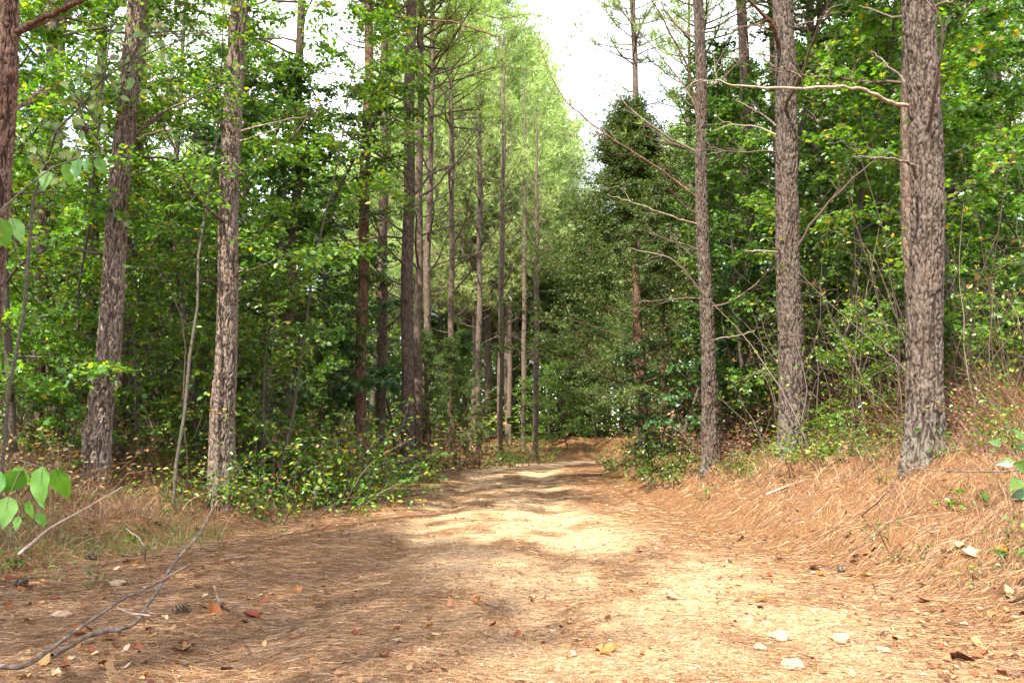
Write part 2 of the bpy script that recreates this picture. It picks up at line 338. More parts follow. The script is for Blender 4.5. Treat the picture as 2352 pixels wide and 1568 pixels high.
# ------------------------------------------------------------------ fallen pine needles, straw and grass (uncountable)
def frustum_pts(n, y0, y1, p=1.0, side=.70):
    u = R.random(n); y = 1 / (1 / y0 + u * (1 / y1 - 1 / y0)) if p == 1 else (y0 ** (-p) + u * (y1 ** (-p) - y0 ** (-p))) ** (-1 / p)
    x = (R.random(n) * 2 - 1) * side * y
    return x, y
def needle_mesh():
    n = 310000
    x, y = frustum_pts(n, 3.0, 26, 1.1)
    keep = R.random(n) < (1 - .50 * sand_mask(x, y)) * (.45 + .8 * fbm(x * 2.3, y * 2.3, 2)); x, y = x[keep], y[keep]; n = len(x)
    tr = x - edge_r(y)
    on = smooth(tr / .8) * (1 - smooth((tr - 2.2) / 1))
    ang = (fbm(x * .8 + 3, y * .8, 2) * 7) + R.normal(size=n) * .9
    ang = np.where(R.random(n) < .35, R.random(n) * 6.3, ang)
    # on the bank the straw lies downslope
    ang = np.where(R.random(n) < on * .75, np.pi + .55 + R.normal(size=n) * .65, ang)
    D = np.stack([np.cos(ang), np.sin(ang), R.normal(size=n) * .08], -1)
    ln = R.uniform(.07, .16, n) * (1 + .02 * y); wd = .0014 * np.clip(y / 3.6, 1, 6) * R.uniform(.7, 1.3, n)
    base = np.stack([x, y, np.zeros(n)], -1); tip = base + D * ln[:, None]
    zb = height(base[:, 0], base[:, 1]); zt = height(tip[:, 0], tip[:, 1])
    base[:, 2] = zb + .003 + R.random(n) ** 2 * (.012 + .035 * on)
    D[:, 2] = (zt - zb) / ln + R.normal(size=n) * (.05 + .12 * on)
    bend = np.stack([R.normal(size=n) * .13, R.normal(size=n) * .13, -np.abs(R.normal(size=n)) * .05], -1)
    return blades(base, D, ln, wd, bend, 2)
V, F = needle_mesh()
special('pine_straw', mk_mesh('pine_straw', V, [F], M_NEEDLE), 'stuff', 'brown fallen pine needles strewn over road and bank')

def grass_mesh(n, zone, hmin, hmax, lean=.5, p=1.1, y0=3.5, y1=32, wid=.003):
    x, y = frustum_pts(n, y0, y1, p)
    k = R.random(n) < zone(x, y); x, y = x[k], y[k]; n = len(x)
    P = np.stack([x, y, height(x, y) - .01], -1)
    # tufts: blades lean out together
    ang = R.random(n) * 6.3
    D = np.stack([np.cos(ang) * lean * R.random(n), np.sin(ang) * lean * R.random(n), np.ones(n)], -1)
    ln = R.uniform(hmin, hmax, n) * (.5 + fbm(x * 2 + 50, y * 2, 2)); wd = wid * np.clip(y / 5, 1, 5) * R.uniform(.6, 1.3, n)
    a2 = ang + R.normal(size=n) * .5; s = R.random(n) * .9
    bend = np.stack([np.cos(a2) * s, np.sin(a2) * s, -R.random(n) * .55], -1)
    return blades(P, D, ln, wd, bend, 3)
def z_straw(x, y):
    tr = x - edge_r(y); tl = edge_l(y) - x
    a = smooth((tr - .5) / 1.4) * (.35 + .65 * (fbm(x * 1.6, y * 1.6, 2) > .5)); b = smooth((tl - .1) / 1.0) * (.3 + .7 * (fbm(x * 1.3 + 7, y * 1.3, 2) > .5))
    return np.maximum(a, b)
V, F = grass_mesh(170000, z_straw, .12, .42, wid=.003)
special('dry_grass', mk_mesh('dry_grass', V, [F], M_STRAW), 'stuff', 'dry straw coloured grass on both verges')
def z_green(x, y):
    tr = x - edge_r(y); tl = edge_l(y) - x
    m = (fbm(x * .9 + 31, y * .9 + 3, 3) > .51)
    return (smooth((tl + .15) / .5) * (1 - .7 * smooth((tl - 2) / 2)) * .9 + smooth((tr - .5) / .8) * 1.0) * m
V, F = grass_mesh(110000, z_green, .08, .28)
special('green_grass', mk_mesh('green_grass', V, [F], M_GRASS), 'stuff', 'thin green grass along the road verges')
def bank_straw(n):
    x, y = frustum_pts(n, 3.6, 24, 1.0); tr = x - edge_r(y)
    k = R.random(n) < smooth((tr - .1) / .5) * (1 - smooth((tr - 2.3) / 1.5)) * smooth((fbm(x * 3.1, y * 3.1, 2) - .38) / .2); x, y = x[k], y[k]; n = len(x)
    a = np.pi + .5 + (fbm(x * 1.5 + 5, y * 1.5, 2) - .5) * 5 + R.normal(size=n) * .6
    D = np.stack([np.cos(a), np.sin(a), R.uniform(.1, 1.0, n)], -1)
    bend = np.stack([np.cos(a) * .3, np.sin(a) * .3, -R.uniform(.7, 1.5, n)], -1)
    return blades(np.stack([x, y, height(x, y) - .005], -1), D, R.uniform(.08, .22, n), .0018 * np.clip(y / 4.5, 1, 5), bend, 4)
V, F = bank_straw(90000)
special('bank_straw', mk_mesh('bank_straw', V, [F], M_STRAW), 'stuff', 'long dry straw hanging down the face of the right bank')
# tall tangled brush under the trees
def brush_mesh(n):
    x, y = frustum_pts(n, 5.5, 48, .8)
    tr = x - edge_r(y); tl = edge_l(y) - x
    k = R.random(n) < np.maximum(smooth((tr - 2.0) / 1.2), smooth((tl - 1.3) / 1.2)) * (.25 + .75 * (fbm(x * .7 + 70, y * .7, 2) > .45)); x, y, tr = x[k], y[k], tr[k]; n = len(x)
    P = np.stack([x, y, height(x, y) - .02], -1); ang = R.random(n) * 6.3
    D = np.stack([np.cos(ang) * .5, np.sin(ang) * .5, np.ones(n)], -1) + R.normal(size=(n, 3)) * .2
    ln = R.uniform(.25, 1.1, n) * np.where(tr > 1.5, 1.25, .8); s = R.random(n) * .7
    bend = np.stack([np.cos(ang) * s, np.sin(ang) * s, -R.random(n) * .5], -1)
    return blades(P, D, ln, .0035 * np.clip(y / 6, 1, 5), bend, 4)
V, F = brush_mesh(130000)
special('dry_brush', mk_mesh('dry_brush', V, [F], M_LEAFR), 'stuff', 'brown tangled dry stems under the trees')
def low_leaves(n, zone, hm, size, p=.9, y0=6, y1=46):
    x, y = frustum_pts(n, y0, y1, p); k = R.random(n) < zone(x, y); x, y = x[k], y[k]; n = len(x)
    P = np.stack([x, y, height(x, y) + R.random(n) ** 1.3 * hm * (.4 + fbm(x * 1.5, y * 1.5 + 9, 2))], -1)
    D = rdir(n); D[:, 2] *= .4; N = rdir(n) * .5 + np.array([0, 0, 1])
    return place_leaves(P, D, N, R.uniform(.6, 1.3, n) * size * np.clip(y / 14, 1, 2), OVAL)
zl = lambda x, y: np.maximum(.8 * smooth((x - edge_r(y) - 1.2) / 1.2), smooth((edge_l(y) - x - 1.3) / 1.5)) * (fbm(x * .8 + 11, y * .8, 3) > .5)
V, F = low_leaves(30000, zl, .75, .05)
special('low_undergrowth', mk_mesh('low_undergrowth', V, [F], M_LEAFU), 'stuff', 'low leafy undergrowth, green with yellow and red leaves')
# litter too small and plentiful to count
n = 9000; x, y = frustum_pts(n, 3.1, 30, .9); tr = x - edge_r(y); k = R.random(n) < np.where((tr > -.6) | (edge_l(y) - x > -1.2), .8, .13); x, y = x[k], y[k]; n = len(x)
P = np.stack([x, y, height(x, y) + .006 + R.random(n) * .015], -1); D = rdir(n); D[:, 2] *= .25; N = rdir(n) * .45 + np.array([0, 0, 1])
V, F = place_leaves(P, D, N, R.uniform(.02, .055, n), OVAL)
special('leaf_litter', mk_mesh('leaf_litter', V, [F], M_LITTER), 'stuff', 'small dry leaf scraps scattered on the ground')
# grit and crumbs of gravel on the worn track
n = 34000; x, y = frustum_pts(n, 3.1, 26, 1.0); k = R.random(n) < sand_mask(x, y) ** .8; x, y = x[k], y[k]; n = len(x)
a = rdir(n * 4).reshape(n, 4, 3) * ((.004 + .022 * R.random(n) ** 3) * np.clip(y / 6, 1, 2))[:, None, None]; a[..., 2] *= .6
V = (np.stack([x, y, height(x, y) + .003], -1)[:, None] + a).reshape(-1, 3)
F = (np.arange(n)[:, None, None] * 4 + np.array([[0, 1, 2], [0, 2, 3], [0, 3, 1], [1, 3, 2]])[None]).reshape(-1, 3)
special('road_gravel', mk_mesh('road_gravel', V, [F], M_STONE), 'stuff', 'pale grit and gravel on the worn track')

# ------------------------------------------------------------------ prototypes
def npv(*a): return np.array(a, float)
def arc(p0, d0, length, n, up=0.0, wig=.06, r=R):
    """wandering polyline"""
    P = [np.array(p0, float)]; d = unit(np.array(d0, float)); st = length / n
    for i in range(n):
        d = unit(d + r.normal(size=3) * wig + npv(0, 0, up / n)); P.append(P[-1] + d * st)
    return np.array(P)
def at_path(P, t):
    f = t * (len(P) - 1); i = min(int(f), len(P) - 2); return P[i] + (P[i + 1] - P[i]) * (f - i), unit(P[i + 1] - P[i])

def broadleaf(h, spread, fb, limbs, twigs, per, size, tmpl, seed, lean=.0, flat=.5, r0=None, droop=-.25):
    """returns trunk mesh tubes and crown arrays; fb = first limb height fraction"""
    r = np.random.default_rng(seed); T = Tubes(); Ps = []; Ds = []; Ns = []
    tr = arc((0, 0, -.15), (lean, 0, 1), h, 12, .1, .07, r); r0 = r0 or h * .0085
    T.add(tr, np.linspace(r0, r0 * .2, 13), 8)
    for i in range(limbs):
        f = fb + (1 - fb) * (i + .5) / limbs; az = i * 2.4 + r.random() * .9
        p, _ = at_path(tr, min(f, .99)); prof = (1 - f) ** .55 * 1.15 + .12 if f > .45 else .75 + .25 * f
        Ll = spread * prof * r.uniform(.65, 1.1); el = r.uniform(.15, .6) + .5 * (f - .3)
        lp = arc(p, (math.cos(az), math.sin(az), el), Ll, 7, droop, .12, r)
        T.add(lp, np.linspace(r0 * .38 * (1.1 - f * .7), r0 * .07, 8), 5)
        for j in range(twigs):
            tt = .18 + .82 * (j + r.random()) / twigs; q, dd = at_path(lp, min(tt, .999)); sd = 1 if j % 2 else -1
            side = unit(np.cross(dd, npv(0, 0, 1))) * sd; td = unit(dd * .6 + side * r.uniform(.4, 1.0) + npv(0, 0, r.normal() * .25))
            tl = spread * .30 * (1.15 - tt * .6) * r.uniform(.6, 1.2); tp = arc(q, td, tl, 4, -.25, .16, r)
            T.add(tp, np.linspace(r0 * .10, r0 * .03, 5), 3)
            for kk in range(per):
                u = (kk + .4 + r.random() * .6) / per; s_, sdir = at_path(tp, min(u, .999))
                sg = 1 if kk % 2 else -1; sv = unit(np.cross(sdir, npv(0, 0, 1)) + 1e-6) * sg
                ld = unit(sdir * .5 + sv * .8 + r.normal(size=3) * .35 + npv(0, 0, -.15)); Ps.append(s_ + ld * .015 + r.normal(size=3) * .02); Ds.append(ld); Ns.append(npv(0, 0, 1) * flat + r.normal(size=3) * .38)
    Ps = np.array(Ps); n = len(Ps)
    V, F = place_leaves(Ps, Ds, Ns, size * r.uniform(.6, 1.25, n), tmpl)
    return T, V, F
BL = {}
def proto(key, mat_leaf, mat_bark, *a, **k):
    T, V, F = broadleaf(*a, **k)
    BL[key] = (T.mesh(key + '_trunk', mat_bark), mk_mesh(key + '_crown', V, [F], mat_leaf), a[0])
#                          h   spread fb  limbs twigs per size tmpl seed
proto('maple', M_LEAFB, M_BARKB, 7.5, 2.0, .14, 34, 14, 17, .085, LOBED, 1)
proto('gum', M_LEAF, M_BARKB, 8.0, 1.9, .10, 36, 14, 18, .088, LOBED, 2)
proto('elm', M_LEAFB, M_BARKB, 7.0, 2.1, .10, 34, 15, 20, .072, OVAL, 3)
proto('oak', M_LEAF, M_BARKB, 11., 2.5, .14, 44, 15, 20, .095, OVAL, 4)
proto('tulip', M_LEAF, M_BARKB, 13., 2.7, .20, 44, 15, 20, .10, OVAL, 5)
proto('hickory', M_LEAFT, M_BARKB, 8.5, 2.1, .10, 32, 13, 16, .12, LOBED, 6, flat=.25)
proto('dogwood', M_LEAFB, M_BARKB, 3.6, 1.5, .12, 20, 11, 15, .075, OVAL, 8)
proto('saplingA', M_LEAFB, M_BARKB, 2.2, .75, .15, 13, 7, 10, .075, LOBED, 9)
proto('saplingB', M_LEAFU, M_BARKB, 1.6, .6, .12, 13, 7, 9, .06, OVAL, 10)
proto('poplar', M_LEAFB, M_BARKB, 8.2, 1.9, .42, 26, 13, 16, .075, OVAL, 12, r0=.024)
def tree(key, label, x, y, h, rz=None, group=None, name='broadleaf_tree', cat='tree', ry=0, wide=1):
    tm, cm, h0 = BL[key]; s = h / h0
    o = root(name, label, cat, (x, y, hz(x, y)), rnd.random() * 6.3 if rz is None else rz, group, (s * wide, s * wide, s), ry=ry)
    part('trunk', tm, o); part('crown', cm, o); return o

# shrubs: many stems from the ground
def shrub(key, stems, h, spread, per, size, tmpl, mat, seed, stem_mat=None):
    r = np.random.default_rng(seed); T = Tubes(); Ps = []; Ds = []
    for i in range(stems):
        az = r.random() * 6.3; rr = r.random() ** .6 * spread * .35
        sp = arc((math.cos(az) * rr, math.sin(az) * rr, -.05), (math.cos(az) * r.uniform(.1, .8), math.sin(az) * r.uniform(.1, .8), 1), h * r.uniform(.6, 1.2), 7, -.35, .2, r)
        T.add(sp, np.linspace(.006, .0018, 8), 3)
        for j in range(per):
            u = .15 + .85 * r.random(); p, d = at_path(sp, min(u, .999)); off = rdir(1, r)[0] * npv(1, 1, .6) * r.uniform(.02, .16)
            Ps.append(p + off); Ds.append(unit(off + npv(0, 0, -.02)))
            if j % 4 == 0: T.add([p, p + off], [.0018, .001], 3)
    n = len(Ps); V, F = place_leaves(Ps, Ds, r.normal(size=(n, 3)) * .5 + npv(0, 0, 1), size * r.uniform(.55, 1.3, n), tmpl)
    BL[key] = (T.mesh(key + '_stems', stem_mat or M_TWIG), mk_mesh(key + '_foliage', V, [F], mat), h)
shrub('bushA', 26, 1.15, 1.5, 27, .055, OVAL, M_LEAFU, 21)
shrub('bushB', 26, 1.0, 1.4, 26, .062, OVAL, M_LEAFB, 22)
shrub('bushC', 26, .9, 1.0, 22, .05, OVAL, M_LEAFR, 23)
shrub('bushD', 30, .6, 1.4, 24, .05, OVAL, M_LEAFU, 24)
shrub('plantA', 5, .45, .35, 9, .085, OVAL, M_LEAFB, 25)
shrub('plantB', 4, .30, .25, 10, .05, OVAL, M_LEAFB, 26)
def thicket(key, seed, stems, h, spread):
    r = np.random.default_rng(seed); T = Tubes(); Ps = []; Ds = []
    for i in range(stems):
        a = r.random() * 6.3; q = r.random() ** .5 * spread
        P = arc((math.cos(a) * q, math.sin(a) * q, -.05), (r.normal() * .25, r.normal() * .25, 1), h * r.uniform(.4, 1.1), 8, -.15, .13, r); T.add(P, np.linspace(.009, .002, 9), 4)
        for j in range(7):
            p, d = at_path(P, r.uniform(.2, .99)); q2 = arc(p, d * .4 + rdir(1, r)[0], r.uniform(.15, .7), 4, -.1, .3, r); T.add(q2, np.linspace(.0035, .001, 5), 3)
            for m in range(3):
                if r.random() < .8: c_, dd = at_path(q2, r.uniform(.2, .99)); Ps.append(c_); Ds.append(unit(dd + rdir(1, r)[0]))
    n = len(Ps); V, F = place_leaves(np.array(Ps), np.array(Ds), r.normal(size=(n, 3)) * .6 + npv(0, 0, 1), .06 * r.uniform(.6, 1.3, n), OVAL)
    BL[key] = (T.mesh(key + '_stems', M_TWIG), mk_mesh(key + '_foliage', V, [F], M_LEAFU), h)
thicket('thicketA', 71, 34, 2.6, 1.1); thicket('thicketB', 72, 30, 3.6, 1.2)
def bush(key, label, x, y, h, group=None, name='shrub', cat='shrub', wide=1.):
    a, b, h0 = BL[key]; s = h / h0
    o = root(name, label, cat, (x, y, hz(x, y)), rnd.random() * 6.3, group, (s * wide, s * wide, s)); part('stems', a, o); part('foliage', b, o); return o

# dead pine limbs, unit length along +X
DB = []
for k in range(10):
    r = np.random.default_rng(100 + k); T = Tubes()
    P = arc((0, 0, 0), (1, 0, r.uniform(-.1, .35)), 1, 9, r.uniform(-.1, .55), .13, r); T.add(P, np.linspace(.0125, .0035, 10), 6)
    for j in range(9 + k % 4):
        u = r.uniform(.25, 1); p, d = at_path(P, min(u, .999)); sd = rdir(1, r)[0]; l = r.uniform(.12, .45) * (1.2 - u * .6)
        q = arc(p, d * .8 + sd * .8, l, 4, .25, .2, r); T.add(q, np.linspace(.0045, .0015, 5), 3)
        for m in range(r.integers(1, 4)):
            p2, d2 = at_path(q, r.uniform(.3, 1) * .99); q2 = arc(p2, d2 + rdir(1, r)[0] * .9, l * r.uniform(.25, .6), 3, 0, .25, r); T.add(q2, np.linspace(.0022, .001, 4), 3)
    DB.append(T.mesh('dead_branch', M_TWIG))

# pine crowns: height 1 unit = 8 m
def pine_crown(seed, H, rad, limbs, tufts, nper, nl, nw, mat=None):
    r = np.random.default_rng(seed); T = Tubes(); P = []; D = []
    for i in range(limbs):
        f = (i + r.random()) / limbs; z = f * H; az = i * 2.399 + r.random(); 
        pr_ = (1 - f) ** .65 * (.65 + .5 * min(1, f * 4)) + .06
        Ll = rad * pr_ * r.uniform(.7, 1.15); lp = arc((0, 0, z), (math.cos(az), math.sin(az), .1 + .8 * f), Ll, 6, .5, .1, r)
        T.add(lp, np.linspace(.035 * (1.1 - f), .008, 7), 5)
        nt_ = max(3, int(tufts * (.4 + pr_)))
        for j in range(nt_):
            u = .25 + .75 * (j + r.random()) / nt_; p, d = at_path(lp, min(u, .999)); td = unit(d * .7 + rdir(1, r)[0] * .9 + npv(0, 0, .25)); l = rad * .22 * r.uniform(.4, 1.1)
            q = arc(p, td, l, 2, .3, .1, r); T.add(q, np.linspace(.008, .004, 3), 3)
            for m in range(3):
                c_, dd = at_path(q, (m + 1) / 3 * .999); k = nper // 3
                nd = unit(dd[None] * .55 + rdir(k, r) * 1.0 + npv(0, 0, .1)); P.append(np.repeat(c_[None], k, 0)); D.append(nd)
    P = np.concatenate(P); D = np.concatenate(D); n = len(P)
    V, F = place_leaves(P, D, rdir(n, r), nl * r.uniform(.7, 1.15, n), NEEDLE, nw * r.uniform(.7, 1.3, n))
    return T.mesh('crown_limbs', M_TWIG), mk_mesh('pine_needles', V, [F], mat or M_PINE)
PCS = [pine_crown(45, 8, 2.3, 34, 7, 24, .19, .008), pine_crown(46, 8, 2.0, 30, 7, 24, .18, .008)]
PC = [pine_crown(41, 8, 2.5, 62, 13, 33, .19, .011), pine_crown(42, 8, 2.2, 56, 12, 36, .18, .011)]
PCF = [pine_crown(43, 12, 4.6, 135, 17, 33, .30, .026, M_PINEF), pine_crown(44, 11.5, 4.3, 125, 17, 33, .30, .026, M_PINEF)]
def add_crown(o, k, loc, s, rz, src=None):
    if s[0] == .75: src = PCS
    a, b = (src or PC)[k % 2]
    pc = part('crown', b, o, loc, (0, 0, rz), s); part('limb_framework', a, pc)

def trunk_mesh(pts, rads, z0, mat, plated, seed):
    """pts world polyline from base upward, made local to the base"""
    pts = [Vector(p) for p in pts]; base = pts[0].copy()
    zs = np.array([p.z for p in pts]); xs = np.array([p.x for p in pts]); ys = np.array([p.y for p in pts]); rs = np.array(rads, float)
    step = .017 if plated else .12; top_vis = zs[0] + 8.5
    zz = np.concatenate([np.arange(zs[0] - .3, min(zs[-1], top_vis), step), np.arange(min(zs[-1], top_vis), zs[-1], .4), [zs[-1]]])
    cx = np.interp(zz, zs, xs); cy = np.interp(zz, zs, ys); rr = np.interp(zz, zs, rs)
    hh = np.clip(zz - zs[0], 0, 99); rr = rr * (1 + .12 * np.exp(-hh / .6) + .20 * np.exp(-hh / .16)); w = seed * 1.7
    cx = cx + .02 * np.sin(zz * 1.3 + w) * smooth(hh / 2); cy = cy + .02 * np.sin(zz * 1.1 + w * 2)
    sides = 104 if plated else 20
    a = np.linspace(0, 2 * np.pi, sides, endpoint=False)
    A, ZZ = np.meshgrid(a, zz); RR = rr[:, None] * np.ones_like(A)
    flare = np.exp(-np.clip(ZZ - zs[0], 0, 9) / .22) * .15 * np.sin(A * 5 + seed); RR = RR * (1 + flare)
    # knots and slow swelling
    att = np.ones_like(A)
    if plated:
        dv = np.empty(A.size); R0 = float(np.mean(rs[:2])); px = (np.cos(A) * R0).ravel(); py = (np.sin(A) * R0).ravel(); pz = ZZ.ravel()
        for i in range(A.size):
            q = Vector((px[i], py[i], pz[i] + seed * 3.3))
            wx = mnoise.noise((q.x * 16, q.y * 16, q.z * 11)) * .045; wz = mnoise.noise((q.x * 13 + 9, q.y * 13, q.z * 9)) * .07
            d, _p = mnoise.voronoi(((q.x + wx) * 19, (q.y + wx) * 19, (q.z + wz) * 7.5), distance_metric='DISTANCE', exponent=2.5)
            rg = abs(mnoise.noise(((q.x + wx * .4) * 23 + 5, (q.y + wx * .4) * 23, q.z * 3.2)))
            dv[i] = min((d[1] - d[0]) * 1.3 + .05, rg * .95 + .03)
        dv = dv.reshape(A.shape); att = np.clip((dv - .03) / .16, 0, 1); plate = smooth(att)
        fine = fbm(A * R0 * 75, ZZ * 38, 2) - .5
        RR = RR + (plate - .7) * .021 + fine * .018 + (fbm(A * R0 * 18 + 9, ZZ * 9 + seed, 2) - .5) * .014
    else:
        RR = RR * (1 + (fbm(A * 3 + seed, ZZ * 6, 2) - .5) * .12)
    Vx = cx[:, None] + np.cos(A) * RR; Vy = cy[:, None] + np.sin(A) * RR
    V = np.stack([Vx - base.x, Vy - base.y, ZZ - base.z], -1)
    n, s = A.shape; i = np.arange(n - 1)[:, None] * s; j = np.arange(s)[None]; k = (j + 1) % s
    q = np.stack([i + j, i + k, i + s + k, i + s + j], -1).reshape(-1, 4)
    return mk_mesh('trunk', V, [q], mat, True, attrs={'plate': att.ravel()})

def pine(label, d, prof, base_y, H, mat, plated=False, branches=10, zb=(2.2, 9), crown=8, blen=(.6, 2.2), group=None, sides=None, k=0, name='pine_tree', cs=1.0):
    """prof: list of photo (X, Y, width) from the top of the picture downward"""
    Xb, Yb, Wb = prof[-1][0], base_y, prof[-1][2]
    bx = wpt(Xb, base_y, d).x; bz = hz(bx, d)
    pts = [Vector((bx, d, bz))]; rads = [Wb / FPX * d / 2 * .92]
    for X_, Y_, W_ in reversed(prof):
        p = wpt(X_, Y_, d)
        if p.z > pts[-1].z + .3: pts.append(p); rads.append(W_ / FPX * d / 2 * .92)
    last = pts[-1]; pv = pts[-2]; sl = (last.x - pv.x) / max(.1, last.z - pv.z) * .3
    if H > last.z + 1: pts.append(Vector((last.x + sl * (H - last.z), d, H))); rads.append(.025)
    o = root(name, label, 'pine tree', pts[0], 0, group)
    part('trunk', trunk_mesh(pts, rads, 0, mat, plated, k), o)
    zs = [p.z for p in pts]; xs = [p.x for p in pts]
    cz = H - crown
    if crown: add_crown(o, k, (float(np.interp(cz, zs, xs)) - bx, 0, cz - bz), (cs, cs, crown / 8), k * 1.3)
    for i in range(branches):
        z = zb[0] + (zb[1] - zb[0]) * (i + rnd.random()) / branches
        x = float(np.interp(z, zs, xs)); rr = float(np.interp(z, zs, rads))
        az = rnd.random() * 6.3; Ln = rnd.uniform(*blen)
        if sides: az = rnd.choice(sides) + rnd.uniform(-.7, .7)
        part('branch', DB[rnd.randrange(10)], o, (x - bx + math.cos(az) * rr * .7, math.sin(az) * rr * .7, z - bz), (rnd.random() * 6.3 * 0 + rnd.uniform(-.5, .5), -rnd.uniform(-.15, .55), az), (Ln, Ln * 1.0, Ln))
    return o
def branch_px(o, pts, w0, w1, mat, twigs=0, seed=1, tufts=0, brown=False):
    """a limb whose polyline is given as (X, Y, distance)"""
    P = np.array([wpt(*p) for p in pts]) - np.array(o.location); T = Tubes(); r = np.random.default_rng(seed)
    t = np.linspace(0, len(P) - 1, (len(P) - 1) * 4 + 1); Q = np.stack([np.interp(t, range(len(P)), P[:, i]) for i in range(3)], -1)
    Q[1:-1] = (Q[:-2] + Q[1:-1] * 2 + Q[2:]) / 4; Q[1:] += r.normal(size=(len(Q) - 1, 3)) * .008
    T.add(Q, np.linspace(w0, w1, len(Q)), 7)
    for i in range(twigs):
        p, d = at_path(Q, r.uniform(.3, .98)); q = arc(p, d + rdir(1, r)[0] * .9, r.uniform(.15, .5) * (1.9 if twigs > 20 else 1), 5, .1, .2, r); T.add(q, np.linspace(max(w1 * .7, .004), .0018, 6), 4)
        for m in range(3): p2, d2 = at_path(q, r.uniform(.2, .99)); T.add(arc(p2, d2 + rdir(1, r)[0] * .9, r.uniform(.1, .3), 4, .1, .25, r), np.linspace(.0026, .0012, 5), 3)
    b = part('branch', T.mesh('branch', mat), o)
    if tufts:
        NP = []; ND = []
        for i in range(tufts):
            p, d = at_path(Q, r.uniform(.35, .999)); p = p + rdir(1, r)[0] * r.uniform(.05, .6) * (.3 if brown else 1)
            NP.append(np.repeat(p[None], 26, 0)); ND.append(unit(rdir(26, r) * .8 + (npv(0, 0, -1.4) if brown else d + npv(0, 0, .3))))
        NP = np.concatenate(NP); ND = np.concatenate(ND); V, F = place_leaves(NP, ND, rdir(len(NP), r), r.uniform(.13, .22, len(NP)), NEEDLE, .005 if brown else .009)
        part('needles', mk_mesh('needles', V, [F], M_STRAW if brown else M_PINE), b)
    return b

# ------------------------------------------------------------------ the pines along the road, measured from the photo
P1 = pine('tall reddish pine trunk cut off by the left picture edge', 6.5, [(16, 0, 40), (10, 300, 38), (-2, 550, 38), (-22, 850, 46)], 1200, 16, M_BARKRN, True, 6, (2.5, 6.5), 5, k=1)
branch_px(P1, [(40, 75, 6.5), (90, 45, 6.4), (150, 22, 6.3), (190, 0, 6.2), (230, -30, 6.1)], .03, .014, M_BARKR, 3, 2)
branch_px(P1, [(25, 262, 6.5), (60, 235, 6.7), (100, 200, 7.1)], .022, .008, M_BARKR, 2, 3)
P2 = pine('thin straight pine behind the reddish trunk at the left edge', 13, [(120, 0, 27), (112, 300, 28), (95, 600, 30), (82, 950, 34)], 1060, 17, M_BARK, False, 9, (2, 9), 7, k=2)
P3 = pine('leaning pine with pale flaking bark and a flared lichen grey base', 10.6, [(314, 0, 42), (300, 150, 44), (290, 300, 48), (274, 450, 48), (262, 600, 50), (254, 700, 52), (243, 850, 55), (228, 950, 60), (222, 1080, 64)], 1125, 18, M_BARKP, True, 7, (3.4, 7.5), 7, k=3)
branch_px(P3, [(312, 312, 10.6), (350, 270, 10.5), (410, 240, 10.3), (470, 212, 10.1), (520, 190, 9.9)], .022, .007, M_STICK, 3, 5)
branch_px(P3, [(313, 318, 10.6), (350, 304, 10.5), (398, 294, 10.4)], .018, .010, M_STICKP, 0, 6)
branch_px(P3, [(318, 305, 10.6), (345, 285, 10.6), (378, 268, 10.5)], .014, .007, M_STICKP, 0, 7)
branch_px(P3, [(262, 382, 10.6), (230, 340, 10.3), (205, 300, 10.1), (186, 270, 10)], .012, .005, M_STICKP, 1, 8)
branch_px(P3, [(282, 445, 10.5), (262, 480, 10.3), (256, 520, 10.3), (262, 555, 10.4)], .018, .010, M_STICK, 0, 9)
P3b = pine('dark pine trunk just behind the leaning flaky pine', 13.2, [(330, 0, 30), (300, 500, 34), (285, 750, 38), (268, 950, 42)], 1075, 17, M_BARK, False, 6, (3, 9), 7, k=4)
P4 = pine('dark shaded trunk left of the leaning flaky pine', 15, [(222, 300, 24), (210, 650, 26), (200, 950, 32)], 1080, 16, M_BARK, False, 6, (3, 9), 7, k=5)
P5 = pine('straight pine with pale torn bark and ivy leaves near its base', 11.3, [(549, 0, 43), (541, 150, 44), (534, 300, 46), (528, 430, 46), (523, 550, 47), (521, 700, 48), (518, 850, 52), (512, 950, 56), (510, 1060, 62)], 1092, 18, M_BARKP, True, 8, (3.2, 8), 7, k=6)
branch_px(P5, [(548, 303, 11.3), (600, 288, 11.2), (650, 276, 11), (700, 268, 10.9)], .016, .006, M_STICKP, 2, 11)
branch_px(P5, [(550, 325, 11.3), (590, 312, 11.1), (635, 297, 11)], .016, .007, M_STICKP, 0, 12)
branch_px(P5, [(512, 292, 11.3), (480, 262, 11), (430, 240, 10.8), (370, 222, 10.6)], .014, .005, M_STICKP, 3, 13)
branch_px(P5, [(516, 190, 11.3), (490, 165, 11.1), (462, 148, 11)], .014, .009, M_STICKP, 0, 14)
branch_px(P5, [(565, 20, 11.3), (600, 5, 11.2), (650, -12, 11)], .022, .012, M_STICK, 1, 15)
branch_px(P5, [(545, 626, 11.3), (590, 614, 11.1), (625, 600, 11), (650, 586, 10.9)], .014, .005, M_STICK, 1, 16)
P6 = pine('slim brown pine between the torn bark pine and the road pines', 17.5, [(692, 0, 20), (688, 150, 21), (684, 300, 22), (680, 450, 23), (670, 620, 25), (663, 800, 28), (657, 930, 30)], 1040, 18, M_BARK, False, 13, (3.5, 11), 7, k=7)
P7 = pine('reddish brown pine, left one of two side by side at the verge', 19.5, [(849, 0, 22), (846, 150, 23), (843, 300, 25), (836, 500, 26), (832, 700, 27), (828, 950, 29)], 1040, 19, M_BARKR, False, 15, (3, 13), 7, k=8)
branch_px(P7, [(826, 0, 19.3), (860, 8, 19), (900, 35, 18.5), (950, 45, 18), (1040, 50, 17.5), (1100, 70, 17), (1148, 85, 16.6)], .035, .016, M_BARKR, 14, 19, 10, True)
